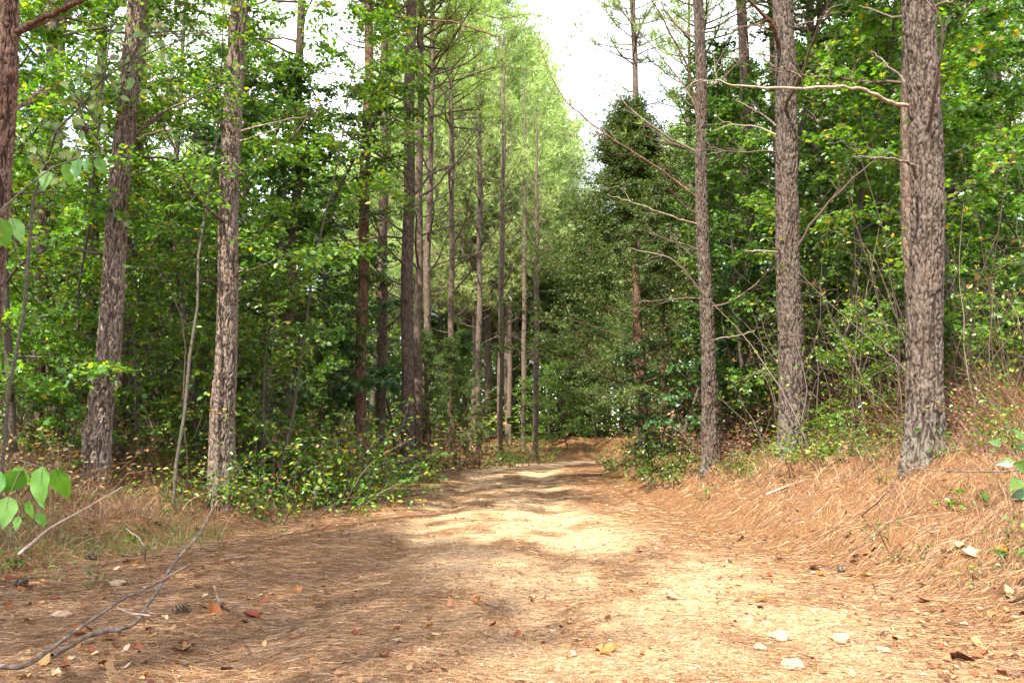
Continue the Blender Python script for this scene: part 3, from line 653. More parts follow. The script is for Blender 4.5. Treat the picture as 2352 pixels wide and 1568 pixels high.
branch_px(P7, [(1148, 85, 16.6), (1146, 130, 16.6), (1152, 180, 16.6), (1146, 240, 16.6)], .013, .005, M_STICK, 1, 20)
P8 = pine('dark slim pine, right one of two side by side at the verge', 22, [(884, 0, 19), (882, 300, 21), (878, 600, 22), (876, 950, 25)], 1030, 20, M_BARK, False, 15, (3, 14), 7, k=9)
P9 = pine('straight grey brown pine standing at the left edge of the road', 20.5, [(943, 0, 24), (941, 300, 27), (938, 500, 28), (935, 700, 29), (936, 900, 31), (938, 1040, 33)], 1068, 20, M_BARK, True, 20, (4, 13), 7, k=10, blen=(1, 3.2))
P10 = pine('pine half hidden behind the grey brown roadside pine', 24, [(968, 0, 16), (965, 300, 18), (962, 600, 19), (958, 950, 21)], 1040, 20, M_BARK, False, 18, (5, 15), 7, k=11, blen=(1, 3), cs=1.35)
P11 = pine('thin pine right of the grey brown roadside pine', 28, [(994, 0, 14), (990, 300, 16), (982, 600, 17), (978, 900, 18)], 1040, 21, M_BARK, False, 20, (5, 17), 7, k=12, blen=(1.2, 3.4), cs=1.35)
branch_px(P11, [(998, 60, 28), (1060, 20, 27.5), (1150, 45, 27), (1220, 30, 26.5), (1300, 60, 26)], .03, .008, M_STICK, 26, 21, 70)
branch_px(P11, [(990, 240, 28), (1060, 180, 27.5), (1150, 150, 27), (1230, 165, 26.5)], .03, .008, M_STICK, 26, 22, 40)
P12 = pine('thin pine with many fine dead limbs, fourth right of the road pines', 33, [(1036, 200, 13), (1038, 500, 14), (1036, 800, 15)], 1040, 21, M_BARK, False, 22, (5, 18), 7, k=13, blen=(1.5, 3.6), cs=1.35)
P13 = pine('pale slim pine beyond the road bend above yellow bushes', 36, [(1102, 400, 12), (1101, 700, 14), (1098, 980, 15)], 1035, 20, M_BARK, False, 16, (4, 14), 9, k=14, blen=(1, 3), cs=.75)
P14 = pine('light grey pine trunk rising from the yellow bushes at the bend', 38, [(1156, 350, 12), (1152, 600, 13), (1148, 980, 15)], 1035, 21, M_BARK, False, 16, (4, 14), 10, k=15, blen=(1, 3), cs=.75)
P15 = pine('slender pine second from the light grey trunk at the bend', 46, [(1172, 400, 11), (1170, 950, 12)], 1030, 21, M_BARK, False, 12, (4, 14), 10, k=16, cs=.75)
P16 = pine('slender dark pine behind the bend between two grey trunks', 44, [(1205, 500, 11), (1203, 960, 12)], 1030, 22, M_BARK, False, 12, (4, 14), 10, k=17, cs=.75)
P17 = pine('grey pine trunk right beside the far bend of the road', 40, [(1233, 560, 12), (1232, 800, 13), (1229, 1010, 14)], 1035, 18, M_BARK, False, 12, (4, 12), 9, k=18, cs=.75)
# right side
Q1 = pine('slim straight pine with lichen at its foot beside the bank', 14.0, [(1604, 0, 24), (1607, 150, 26), (1610, 300, 28), (1614, 450, 30), (1618, 600, 31), (1622, 750, 33), (1627, 900, 36), (1631, 1020, 40)], 1064, 18, M_BARKN, True, 11, (3, 9), 7, k=21, sides=[0, 2.5])
branch_px(Q1, [(1600, 262, 14), (1594, 215, 14), (1580, 150, 13.9), (1530, 60, 13.7), (1510, 20, 13.6), (1480, -20, 13.5)], .022, .010, M_BARKR, 3, 31)
branch_px(Q1, [(1602, 455, 14), (1570, 430, 14), (1500, 378, 14), (1420, 330, 14), (1340, 268, 14.2), (1300, 235, 14.3), (1262, 170, 14.5), (1240, 100, 14.6)], .026, .006, M_BARKR, 26, 32, 6)
branch_px(Q1, [(1600, 350, 14), (1540, 320, 14.3), (1470, 270, 14.6), (1410, 210, 15), (1370, 160, 15.2), (1330, 60, 15.5)], .022, .005, M_STICK, 26, 33, 22)
branch_px(Q1, [(1600, 250, 14), (1560, 180, 14.3), (1500, 110, 14.6), (1440, 40, 15), (1400, 0, 15.2)], .02, .006, M_STICK, 24, 34, 30)
branch_px(Q1, [(1602, 515, 14), (1560, 503, 13.8), (1500, 482, 13.6), (1440, 462, 13.5), (1395, 447, 13.4)], .015, .005, M_STICKP, 3, 35)
branch_px(Q1, [(1604, 665, 14), (1575, 625, 13.6), (1540, 590, 13.4), (1480, 578, 13.2), (1450, 570, 13.1)], .014, .005, M_STICKP, 3, 36)
branch_px(Q1, [(1636, 780, 14), (1665, 775, 13.8), (1700, 770, 13.6), (1735, 760, 13.5)], .011, .005, M_STICKP, 1, 37)
branch_px(Q1, [(1590, 590, 14), (1560, 560, 14), (1540, 540, 14)], .012, .006, M_STICK, 1, 38)
branch_px(Q1, [(1608, 60, 14), (1640, 20, 13.9), (1670, -30, 13.8)], .02, .01, M_STICK, 1, 39)
Q2 = pine('stout pine with grey brown plated bark, middle of the right trio', 11.3, [(1799, 0, 49), (1802, 150, 50), (1803, 250, 52), (1806, 400, 53), (1811, 550, 55), (1814, 700, 57), (1818, 850, 60), (1821, 980, 64)], 1054, 18, M_BARKN, True, 9, (3.4, 8), 7, k=22)
branch_px(Q2, [(1790, 115, 11.3), (1783, 85, 11.1), (1770, 50, 10.9), (1735, 15, 10.7), (1710, -15, 10.6)], .034, .018, M_BARKR, 2, 41)
branch_px(Q2, [(1782, 290, 11.3), (1755, 265, 11.5), (1720, 245, 11.7), (1690, 232, 11.9)], .018, .007, M_STICK, 4, 42)
branch_px(Q2, [(1780, 58, 11.3), (1745, 58, 11.4), (1710, 62, 11.5), (1665, 70, 11.6)], .013, .005, M_STICK, 3, 43)
branch_px(Q2, [(1790, 580, 11.3), (1765, 577, 11.1), (1738, 576, 11), (1712, 577, 10.9)], .012, .007, M_STICKP, 0, 44)
branch_px(Q2, [(1828, 60, 11.3), (1880, 45, 11.2), (1930, 25, 11)], .014, .006, M_STICK, 2, 45)
branch_px(Q2, [(1785, 310, 11.3), (1740, 290, 11.5), (1680, 285, 11.8), (1640, 300, 12)], .011, .004, M_STICKP, 2, 46)
Q2b = pine('dark pine trunk hidden behind the stout middle pine', 14, [(1800, 200, 30), (1816, 500, 34), (1842, 900, 36)], 1030, 17, M_BARK, False, 5, (3, 9), 7, k=23)
Q3 = pine('thickest pine at the right with deep plated bark', 8.3, [(2112, 0, 74), (2117, 150, 74), (2122, 300, 75), (2124, 450, 76), (2125, 600, 77), (2126, 800, 80), (2127, 950, 82), (2128, 1030, 85)], 1075, 18, M_BARKN, True, 3, (4, 7), 7, k=24)
branch_px(Q3, [(2084, 243, 8.3), (2050, 236, 8.2), (2010, 217, 8.1), (1970, 201, 8), (1900, 200, 7.9), (1800, 203, 7.8), (1720, 198, 7.8), (1650, 188, 7.8), (1615, 185, 7.8)], .022, .006, M_STICKP, 5, 51)
branch_px(Q3, [(2106, 408, 8.1), (2098, 385, 7.9), (2080, 372, 7.8), (2050, 366, 7.7), (2000, 362, 7.6), (1956, 361, 7.5)], .019, .008, M_STICK, 0, 52)
branch_px(Q3, [(1975, 360, 7.6), (1955, 342, 7.55), (1935, 325, 7.5), (1905, 326, 7.5)], .006, .003, M_STICK, 1, 53)
branch_px(Q3, [(2150, 15, 8.3), (2185, 3, 8.2), (2230, -20, 8.1)], .018, .01, M_STICK, 1, 54)
branch_px(Q3, [(2082, 200, 8.4), (2060, 170, 8.6), (2030, 140, 8.8), (2000, 120, 9)], .014, .006, M_STICK, 1, 55)
branch_px(Q3, [(2090, 45, 8.4), (2040, 35, 8.6), (1990, 20, 8.8), (1970, 12, 9)], .011, .005, M_STICK, 1, 56)
Q3b = pine('dark trunk peeking out left behind the thickest pine', 10.8, [(2086, 0, 44), (2092, 300, 46), (2100, 600, 50), (2110, 900, 54)], 1040, 17, M_BARK, False, 3, (4, 8), 7, k=25)
Q4 = pine('thin dark curved pine between the middle and thickest pines', 17, [(1856, 0, 19), (1866, 200, 20), (1876, 400, 22), (1884, 600, 24), (1896, 800, 25), (1903, 880, 26)], 1000, 17, M_BARK, False, 8, (3, 11), 7, k=26)
Q5 = pine('distant slender pine rising above the cedar top', 27, [(1454, 0, 14), (1460, 250, 15), (1464, 600, 17), (1466, 900, 19)], 1010, 20, M_BARK, False, 14, (8, 15), 6, k=27)

# ------------------------------------------------------------------ red cedar beside the road
def cedar_mesh(seed, H, rad, limbs, tw, per, zlow, dead_to):
    r = np.random.default_rng(seed); T = Tubes(); T2 = Tubes(); P = []; D = []
    trk = arc((0, 0, -.2), (0, 0, 1), H, 10, .2, .009, r); T.add(trk, np.linspace(.17, .015, 11), 10)
    for i in range(limbs):
        f = (i + r.random()) / limbs; z = zlow + f * (H - zlow); p, _ = at_path(trk, min(.995, z / H)); az = i * 2.4 + r.random() * .8
        Ll = rad * ((1 - f) ** 1.15 * (.8 + .35 * min(1, f * 3)) + .04) * r.uniform(.55, 1.2)
        lp = arc(p, (math.cos(az), math.sin(az), .3 + .5 * f), Ll, 6, .3 if f > .25 else -.05, .13, r); T2.add(lp, np.linspace(.016 * (1.15 - f), .004, 7), 5)
        for j in range(tw):
            u = .22 + .78 * (j + r.random()) / tw; q, d = at_path(lp, min(.999, u)); tl = rad * .22 * r.uniform(.4, 1.2) * (1.2 - .5 * f)
            tp = arc(q, d * .7 + rdir(1, r)[0] * npv(.9, .9, .35) + npv(0, 0, -.05), tl, 3, -.3, .2, r); T2.add(tp, np.linspace(.004, .0015, 4), 3)
            k = per if not (z < dead_to and u < .62) else per // 8
            if k: 
                t = r.random(k) * .999; idx = np.minimum((t * 3).astype(int), 2); ft = (t * 3 - idx)[:, None]; c_ = tp[idx] * (1 - ft) + tp[idx + 1] * ft
                o = rdir(k, r); P.append(c_ + o * (r.random((k, 1)) * npv(.08, .08, .045))); D.append(unit(unit(tp[3] - tp[0])[None] * .6 + o * .8 + npv(0, 0, -.1)))
    P = np.concatenate(P); D = np.concatenate(D); n = len(P)
    V, F = place_leaves(P, D, rdir(n, r), r.uniform(.04, .10, n), DIAMOND, .045 * r.uniform(.7, 1.3, n))
    return T.mesh('trunk', M_BARKC), T2.mesh('dead_limbs', M_BARKC), mk_mesh('crown', V, [F], M_CEDAR)
def tx(X_, d): return wpt(X_, 1000, d).x
CED = cedar_mesh(61, 9.4, 4.0, 92, 20, 70, 1.5, 3.4)
CED2 = cedar_mesh(62, 6, 1.9, 60, 11, 34, .5, 1.6)
def cedar(label, x, y, s, src=CED, group=None, wide=1):
    o = root('cedar_tree', label, 'cedar tree', (x, y, hz(x, y)), rnd.random() * 6, group, (s * wide, s * wide, s))
    part('trunk', src[0], o); part('limb_framework', src[1], o); part('crown', src[2], o); return o
p = wpt(1468, 1000, 19); cedar('dark conical red cedar with brown dead lower limbs beside the road', p.x + .1, 19, .93, wide=1.12)
p = wpt(1530, 1000, 24); cedar('second red cedar close behind the dark conical one', p.x, 24, .72)
cedar('yellow green cedar standing beyond the far bend of the road', tx(1310, 50), 52, 1.25)
for i, (X_, d, s) in enumerate([(985, 26, .75), (1040, 30, .8), (1070, 34, .9)]):
    p = wpt(X_, 1000, d); cedar(['low brownish cedar just right of the grey brown roadside pine', 'low shaggy cedar between the thin pines left of the bend', 'shaggy cedar left of the pale slim pine at the bend'][i], p.x, d, s, CED2, 'low cedars left of the bend')

# ------------------------------------------------------------------ broadleaf trees, placed  by photo column and distance
def tx(X_, d): return wpt(X_, 1000, d).x
hand = [
 ('maple', 'bright green tree hugging the left edge behind the reddish trunk', 40, 10.5, 7.5),
 ('elm', 'bright small leaved tree left of the leaning flaky pine', 165, 13, 9),
 ('elm', 'bright green tree between the leaning pine and the torn bark pine', 395, 14, 9.5),
 ('maple', 'layered maple filling the gap left of the torn bark pine', 455, 12.6, 6.6),
 ('gum', 'lobed leaf tree right of the torn bark pine', 612, 15.5, 9.5),
 ('hickory', 'bluish dark green big leaf tree behind the slim brown pine', 735, 19.5, 9.5),
 ('hickory', 'bluish big leaf tree left of the reddish brown verge pine', 790, 22, 10.5),
 ('dogwood', 'low layered sapling with bright leaves right of the torn bark pine', 610, 12.8, 3.7),
 ('dogwood', 'low bright leaved sapling right of the leaning flaky pine', 350, 11.8, 3.3),
 ('gum', 'dark leafy tree under the pines beside the grey brown trunk', 905, 27, 6.5),
 ('gum', 'leafy tree right of the slim pine with lichen at its foot', 1715, 15.5, 6.5),
 ('oak', 'tall leafy tree behind the gap between the slim and stout pines', 1700, 22, 12.5),
 ('elm', 'bright green tree between the stout and the thickest pine', 1960, 14, 8.5),
 ('oak', 'tall broad leafy tree behind the thin dark curved pine', 1985, 20, 13),
 ('maple', 'bright green tree right of the thickest pine', 2250, 11.5, 8.0),
 ('gum', 'dense green tree at the right picture edge', 2370, 12.5, 8.5),
 ('elm', 'green tree behind the maple right of the thickest pine', 2190, 15.5, 9.5),
 ('hickory', 'big leaf sapling in front of the dark cedar', 1500, 17.2, 3.0),
 ('hickory', 'big leaf tree with hanging leaves right of the cedar', 1552, 16.2, 5.0),
 ('elm', 'yellow green tree arching over the far end of the road', 1330, 50, 5.5),
 ('elm', 'bright tree in the sunny gap past the road end', 1265, 47.5, 7.0),
 ('elm', 'small bright tree in the sunny gap under the cedar boughs', 1370, 49, 5.5),
 ('dogwood', 'bright yellow green low tree at the far end of the road', 1305, 44.5, 5.0),
 ('dogwood', 'bright low tree beside the last visible bit of the road', 1240, 43, 4.0),
 ('maple', 'bright layered tree closing the view above the road end', 1350, 53, 7.5),
 ('poplar', 'slender tree whose bright leaves hang before the tops of the left pines', 405, 10.4, 8.6),
 ('poplar', 'slender tree with bright leaves just right of the torn bark pine top', 640, 12.6, 9.4),
 ('poplar', 'slender leafy tree between the left edge and the leaning pine', 150, 11.4, 8.8),
]
for key, lab, X_, d, h in hand: tree(key, lab, tx(X_, d), d, h, rz=rnd.random() * 6.3)

# woods behind: rejection sampled, kept out of the road and the sky gap
def free(x, y, m=1.0): return x < float(edge_l(y)) - m or x > float(edge_r(y)) + m
spots = []
def sample(n, y0, y1, sep, mode, m=1.6):
    out_ = []; tries = 0
    while len(out_) < n and tries < 6000:
        tries += 1; y = rnd.uniform(y0, y1); x = rnd.uniform(-.74 * y - 1, .74 * y + 1)
        if mode == 'L' and x > float(edge_l(y)) - m: continue
        if mode == 'L' and x > -12 and 32 < y < 47: continue
        if mode == 'R' and x < float(edge_r(y)) + m: continue
        if any((x - a) ** 2 + (y - b) ** 2 < sep * sep for a, b in spots): continue
        spots.append((x, y)); out_.append((x, y))
    return out_
for sd_, lab, n in (('L', 'green broadleaf tree deep in the woods left of the road', 34), ('R', 'green broadleaf tree deep in the woods right of the road', 46)):
    for x, y in sample(n, 15, 46, 2.1, sd_, 2.6):
        key = rnd.choice(['maple', 'maple', 'gum', 'elm', 'elm', 'oak', 'tulip'] if sd_ == 'L' else ['gum', 'gum', 'elm', 'oak', 'oak', 'tulip', 'hickory'])
        hh = BL[key][2] * rnd.uniform(.8, 1.15)
        if abs(x / y) < .22: hh *= .62
        tree(key, lab, x, y, hh, group='broadleaf trees in the woods ' + ('left' if sd_ == 'L' else 'right') + ' of the road', wide=1.15)
spots = []
# pines in the woods: shared meshes
def mid_pine_trunks():
    res = []
    for k in range(3):
        pts = [Vector((0, 0, 0)), Vector((.1 * (k - 1), 0, 5)), Vector((.15 * (k - 1), .1, 11)), Vector((.2, 0, 19))]
        res.append(trunk_mesh(pts, [.15, .125, .10, .02], 0, M_BARK, False, k + 30))
    return res
MT = mid_pine_trunks()
def mid_pine(x, y, s, label, group, nb=8, src=None, crown=True):
    o = root('pine_tree', label, 'pine tree', (x, y, hz(x, y)), rnd.random() * 6.3, group, s); part('trunk', MT[rnd.randrange(3)], o)
    if crown: add_crown(o, rnd.randrange(2), (.1, 0, 11.5), (1, 1, .95), rnd.random() * 6, src)
    for i in range(nb):
        az = rnd.random() * 6.3; l = rnd.uniform(.8, 2.4); part('branch', DB[rnd.randrange(10)], o, (math.cos(az) * .08, math.sin(az) * .08, rnd.uniform(2.5, 11)), (rnd.uniform(-.5, .5), -rnd.uniform(-.1, .5), az), l)
    return o
for sd_, lab, n in (('L', 'pine standing among the woods left of the road', 26), ('R', 'pine standing among the woods right of the road', 34)):
    for x, y in sample(n, 16, 55, 2.3, sd_, 2.2):
        if sd_ == 'R' and x / y < .20: continue
        mid_pine(x, y, rnd.uniform(.85, 1.15), lab, 'pines in the woods ' + ('left' if sd_ == 'L' else 'right') + ' of the road')
# sunlit dense pines beyond the bend, closing the view
for i in range(14):
    X_ = 1185 + 250 * (i + rnd.random()) / 14; d = rnd.uniform(50, 66)
    mid_pine(tx(X_, d), d, rnd.uniform(.8, 1.0), 'slim pale pine beyond the end of the road', 'slim pines beyond the road end', 3, src=PCS)
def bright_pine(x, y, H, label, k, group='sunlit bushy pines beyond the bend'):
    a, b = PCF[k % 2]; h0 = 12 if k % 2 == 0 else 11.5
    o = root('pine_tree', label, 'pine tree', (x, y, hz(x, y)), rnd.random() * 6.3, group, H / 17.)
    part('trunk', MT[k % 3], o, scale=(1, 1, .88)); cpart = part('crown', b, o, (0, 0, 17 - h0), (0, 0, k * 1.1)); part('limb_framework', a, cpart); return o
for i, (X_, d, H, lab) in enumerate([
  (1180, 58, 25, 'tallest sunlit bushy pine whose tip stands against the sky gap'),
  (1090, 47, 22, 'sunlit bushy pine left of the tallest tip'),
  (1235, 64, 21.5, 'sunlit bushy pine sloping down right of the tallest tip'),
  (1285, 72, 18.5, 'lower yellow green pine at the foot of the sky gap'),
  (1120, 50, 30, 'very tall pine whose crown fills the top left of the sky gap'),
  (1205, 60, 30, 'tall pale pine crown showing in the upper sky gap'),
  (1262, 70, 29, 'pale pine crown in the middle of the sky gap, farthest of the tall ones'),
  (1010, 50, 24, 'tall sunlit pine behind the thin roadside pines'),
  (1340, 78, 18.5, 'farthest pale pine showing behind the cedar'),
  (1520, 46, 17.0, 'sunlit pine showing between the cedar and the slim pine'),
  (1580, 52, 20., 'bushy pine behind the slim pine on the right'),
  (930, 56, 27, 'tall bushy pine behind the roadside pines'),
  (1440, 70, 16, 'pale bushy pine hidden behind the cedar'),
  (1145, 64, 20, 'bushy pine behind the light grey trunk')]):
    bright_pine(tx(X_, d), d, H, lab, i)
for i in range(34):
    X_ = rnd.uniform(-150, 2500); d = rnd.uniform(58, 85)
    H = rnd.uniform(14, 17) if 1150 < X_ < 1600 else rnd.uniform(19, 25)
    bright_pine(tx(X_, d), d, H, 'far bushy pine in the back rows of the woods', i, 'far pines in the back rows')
for i in range(60):
    X_ = -100 + 2560 * (i + rnd.random()) / 60; d = rnd.uniform(48, 66)
    if 1190 < X_ < 1430: continue
    if free(tx(X_, d), d, 1.0):
        tree(rnd.choice(['maple', 'elm', 'gum', 'oak']), 'far green tree in the back rows of the woods', tx(X_, d), d, rnd.uniform(5, 8.5), group='far broadleaf trees in the back rows', wide=1.3)

# ------------------------------------------------------------------ shrubs and saplings on the verges
sh = [('bushA', 'small yellow green shrub at the left foot of the thickest pine', 2040, 8.9, .62, .9), ('bushC', 'brown weeds right behind the foot of the thickest pine', 2185, 8.9, .7, 1.3), ('bushB', 'small bright shrub at the right foot of the stout middle pine', 1880, 11.2, .6, 1.0), ('bushC', 'brown weeds at the foot of the slim lichen pine', 1680, 13.4, .6, 1.2), ('bushD', 'low weeds on the bank crest between the stout and slim pines', 1730, 12.2, .45, 1.1),
 ('bushA', 'green and yellow shrub, nearest of the thicket on the left verge', 640, 11.2, 1.2, 1.1), ('bushB', 'bright green shrub at the road side end of the left thicket', 800, 13.6, 1.6, 1.0),
 ('bushA', 'yellow flecked shrub in the middle of the left thicket', 730, 12.6, 1.5, 1.1), ('bushA', 'shrub with reddish leaves behind the torn bark pine', 560, 12.6, 1.5, 1.2),
 ('bushB', 'leafy shrub right of the left thicket before the grey brown pine', 850, 15, 1.5, 1.0), ('bushD', 'low shrub at the foot of the torn bark pine', 450, 11, .7, 1.2), ('bushA', 'tall yellowing shrub behind the left thicket', 690, 13.8, 1.8, 1.1), ('bushA', 'tall yellow and green shrub beside the reddish verge pine', 775, 15, 1.9, 1.0),
 ('bushA', 'shrub with yellow leaves left of the torn bark pine', 420, 12.2, 1.4, 1.1),
 ('bushC', 'rusty leaved shrub between the leaning pine and the left edge', 150, 10.4, 1.1, 1.2), ('bushC', 'brown leaved shrub beside the left reddish trunk', 60, 9, .9, 1.2),
 ('bushD', 'low green shrub at the foot of the grey brown roadside pine', 960, 19.5, .6, 1.2), ('bushA', 'yellow green shrub at the left of the far bend', 1150, 31, 1.5, 1.3), ('bushA', 'broad yellow green shrub under the light grey far pine', 1110, 29, 1.6, 1.4),
 ('bushB', 'bright shrub at the inside of the far bend', 1215, 35.5, 1.3, 1.5), ('bushC', 'brown shrub at the left verge before the bend', 1010, 24, 1.4, 1.3), ('bushC', 'brown shrub under the low cedars', 1060, 27, 1.5, 1.3),
 ('bushB', 'dark leafy shrub leaning over the road at the foot of the cedar', 1425, 22, 1.0, .9), ('bushA', 'leafy shrub under the right side of the cedar', 1520, 17, 1.2, 1.1), ('bushB', 'pale leaved shrub right of the cedar trunk', 1530, 15.2, 1.1, .9),
 ('bushC', 'brown tangled shrub left of the stout middle pine', 1700, 14.5, .9, 1.4), ('bushC', 'brown tangled shrub behind the stout middle pine', 1780, 15, 1.0, 1.4), ('bushA', 'yellow and green shrub between stout and thickest pines', 1950, 10.5, .8, 1.2),
 ('bushD', 'low green shrub right of the stout middle pine', 1880, 10.2, .5, 1.2), ('bushC', 'brown tangle behind the shrub between stout and thickest pines', 1990, 12.5, 1.1, 1.5), ('bushC', 'brown tangle right of the thickest pine', 2240, 9.8, .9, 1.4),
 ('bushA', 'shrub with yellow leaves at the right picture edge', 2345, 7.6, .8, 1.0), ('bushB', 'green shrub behind the thickest pine at the right', 2230, 12, 1.4, 1.3)]
for key, lab, X_, d, h, w in sh: bush(key, lab, tx(X_, d), d, h, wide=w)
spots = []
for sd_, n in (('L', 26), ('R', 70)):
    for x, y in sample(n, 9.5 if sd_ == 'R' else 11, 30, 1.15, sd_, 2.5):
        side = 'left' if sd_ == 'L' else 'right'
        bush(rnd.choice(['thicketA', 'thicketB']), 'bare brown thicket of thin stems in the woods %s of the road' % side, x, y, rnd.uniform(2.2, 4.2), 'bare thickets %s of the road' % side, name='thicket', cat='thicket')
spots = []
for sd_, n in (('L', 46), ('R', 30)):
    for x, y in sample(n, 11.5, 40, 1.5, sd_, 1.7):
        key = rnd.choice(['bushA', 'bushA', 'bushB', 'bushC', 'bushC', 'bushD']); side = 'left' if sd_ == 'L' else 'right'
        bush(key, {'bushC': 'brown leaved shrub in the understorey %s of the road', 'bushB': 'bright green shrub in the understorey %s of the road'}.get(key, 'yellow and green shrub in the understorey %s of the road') % side, x, y, rnd.uniform(.7, 1.5), 'understorey shrubs %s of the road' % side, wide=1.3)
for sd_, n in (('L', 22), ('R', 20)):
    for x, y in sample(n, 10.5, 26, 1.3, sd_, 2.2):
        side = 'left' if sd_ == 'L' else 'right'
        tree(rnd.choice(['saplingA', 'saplingB', 'dogwood']), 'thin young sapling in the understorey %s of the road' % side, x, y, rnd.uniform(1.6, 3.4), group='young saplings %s of the road' % side, name='sapling', cat='sapling')
# small plants seen on verge and bank
pl = [('plantA', 'sprig with bright leaves in the grass left of the stick end', 600, 1105, .5), ('plantA', 'sprig with wide leaves below the left thicket', 610, 1180, .34), ('plantB', 'tiny pale green plant where grass meets the road', 640, 1225, .22),
 ('plantB', 'small leafy sprig in the straw left of the forked stick', 120, 1335, .2), ('plantB', 'small green sprig beside the forked stick', 215, 1350, .2), ('plantA', 'sprig of green leaves among dry grass, left centre', 380, 1180, .35),
 ('plantB', 'tiny plant beside the pine cone on the bank', 1770, 1020, .25), ('plantB', 'leafy sprig on the bank face below the thickest pine', 2120, 1290, .18), ('plantB', 'small sprig near the pale leaf on the bank', 2240, 1345, .2),
 ('plantA', 'bright leafy sprig right of the thickest pine base', 2210, 1165, .32), ('plantB', 'small bright sprig at the right of the bank', 2335, 1240, .2), ('plantA', 'spreading leafy sprig between the right pines', 1960, 1040, .55),
 ('plantB', 'small plant at the foot of the slim right pine', 1690, 1085, .3), ('plantB', 'little green plant on the lower bank edge', 2060, 1290, .14), ('plantA', 'green sprig at the far right bank edge', 2345, 1300, .28)]
for key, lab, X_, Y_, h in pl:
    g = gnd(X_, Y_); a, b, h0 = BL[key]; o = root('small_plant', lab, 'plant', g, rnd.random() * 6, None, h / h0); part('stems', a, o); part('foliage', b, o)

spots = []
for sd_, n in (('L', 34), ('R', 44)):
    for x, y in sample(n, 5.2, 14, .55, sd_, .5):
        if abs(x) > .66 * y: continue
        side = 'left' if sd_ == 'L' else 'right'; key = rnd.choice(['plantA', 'plantB', 'plantB']); a, b, h0 = BL[key]; h = rnd.uniform(.16, .42) * (1 if key == 'plantB' else 1.2)
        o = root('small_plant', 'small green sprig growing through the straw on the %s verge' % side, 'plant', (x, y, hz(x, y)), rnd.random() * 6, 'small sprigs on the %s verge' % side, h / h0); part('stems', a, o); part('foliage', b, o)
# near saplings reaching in from the left edge
def near_sapling(label, stem, leaves, size, w=.008, mat=M_LEAFB, seed=5):
    """stem: photo polyline (X, Y, d); leaves: (X, Y, d, direction angle, size factor)"""
    P = np.array([wpt(*p) for p in stem]); r = np.random.default_rng(seed); base = P[0].copy(); base[2] = hz(base[0], base[1])
    o = root('sapling', label, 'sapling', Vector(base)); T = Tubes(); Q = np.concatenate([[base - npv(0, 0, .05)], P]) - base; T.add(Q, np.linspace(w, w * .3, len(Q)), 6)
    Ps = []; Ds = []; Ns = []; Sz = []
    for X_, Y_, d, a, sf in leaves:
        p = np.array(wpt(X_, Y_, d)) - base; j = int(np.argmin(np.linalg.norm(Q - p, axis=1))); T.add([Q[j], (Q[j] + p) / 2 + npv(0, 0, .01), p], [w * .35, w * .25, w * .2], 4)
        Ps.append(p); Ds.append([math.cos(a), r.normal() * .3, math.sin(a)]); dd_ = unit(np.array(Ds[-1])); T.add([p, p + dd_ * size * sf * .45 - npv(0, .002, 0)], [.0011, .0005], 4); Ns.append(npv(0, -1, .35) + r.normal(size=3) * .35); Sz.append(size * sf)
    t = np.linspace(0, 1, 9); hw = .33 * np.sin(np.pi * t ** .72) ** .9 * (1 - .25 * t) * (1 + .05 * np.sin(t * 19))
    ve = [[t[i], 0, -.16 * t[i] ** 2] for i in range(9)] + [[t[i], hw[i], .07 - .16 * t[i] ** 2 + .02 * math.sin(i * 2.1)] for i in range(1, 8)] + [[t[i], -hw[i], .07 - .16 * t[i] ** 2 + .02 * math.sin(i * 1.7)] for i in range(1, 8)]
    f = [[0, 1, 9, 9]]; tri = [[0, 1, 9], [7, 8, 15], [0, 16, 1], [7, 22, 8]]; qd = [[i, i + 1, 9 + i, 8 + i] for i in range(1, 7)] + [[i + 1, i, 15 + i, 16 + i] for i in range(1, 7)]
    tri = [list(x) for x in tri] + [[a_, b_, c_] for a_, b_, c_, d_ in qd] + [[a_, c_, d_] for a_, b_, c_, d_ in qd]
    V, F = place_leaves(np.array(Ps), np.array(Ds), np.array(Ns), np.array(Sz), (np.array(ve), np.array(tri)))
    part('stem', T.mesh('stem', M_BARKB), o); part('foliage', mk_mesh('foliage', V, [F], mat, True), o); return o
near_sapling('near sapling with large oval leaves drooping in at lower left', [(-90, 1330, 2.3), (-70, 1150, 2.3), (-20, 1040, 2.3), (60, 1060, 2.3), (100, 1075, 2.3)],
  [(98, 1070, 2.25, -1.45, 1.15), (128, 1075, 2.35, -1.35, 1.0), (55, 1080, 2.3, -2.4, 1.0), (20, 1140, 2.25, -1.5, .85), (65, 1150, 2.3, -1.3, .5), (0, 1080, 2.3, -1.8, 1.0), (88, 1175, 2.3, -1.2, .45), (45, 1185, 2.3, -1.7, .4), (30, 1075, 2.35, -.7, .7)], .105, .005, M_NEARL, 5)
near_sapling('sapling with broad leaves poking in at middle left edge', [(-120, 1350, 2.6), (-110, 900, 2.6), (-60, 560, 2.6), (-5, 490, 2.6), (60, 430, 2.65), (120, 385, 2.7), (170, 366, 2.75), (225, 360, 2.8)],
  [(0, 500, 2.6, -1.5, .85), (25, 500, 2.65, -1.2, .75), (-20, 530, 2.6, -1.6, .9), (110, 392, 2.7, -1.6, .62), (150, 374, 2.75, -1.45, .6), (180, 366, 2.75, -1.5, .7), (200, 364, 2.8, -1.3, .55), (222, 362, 2.8, -1.15, .55), (-12, 820, 2.6, -1.4, .5)], .125, .005, M_NEARL, 6)
_st = [(68, 560, 6), (78, 450, 6), (105, 380, 5.9), (130, 300, 5.8), (190, 240, 5.7), (240, 180, 5.6), (300, 140, 5.5), (420, 90, 5.4)]
_lv = []
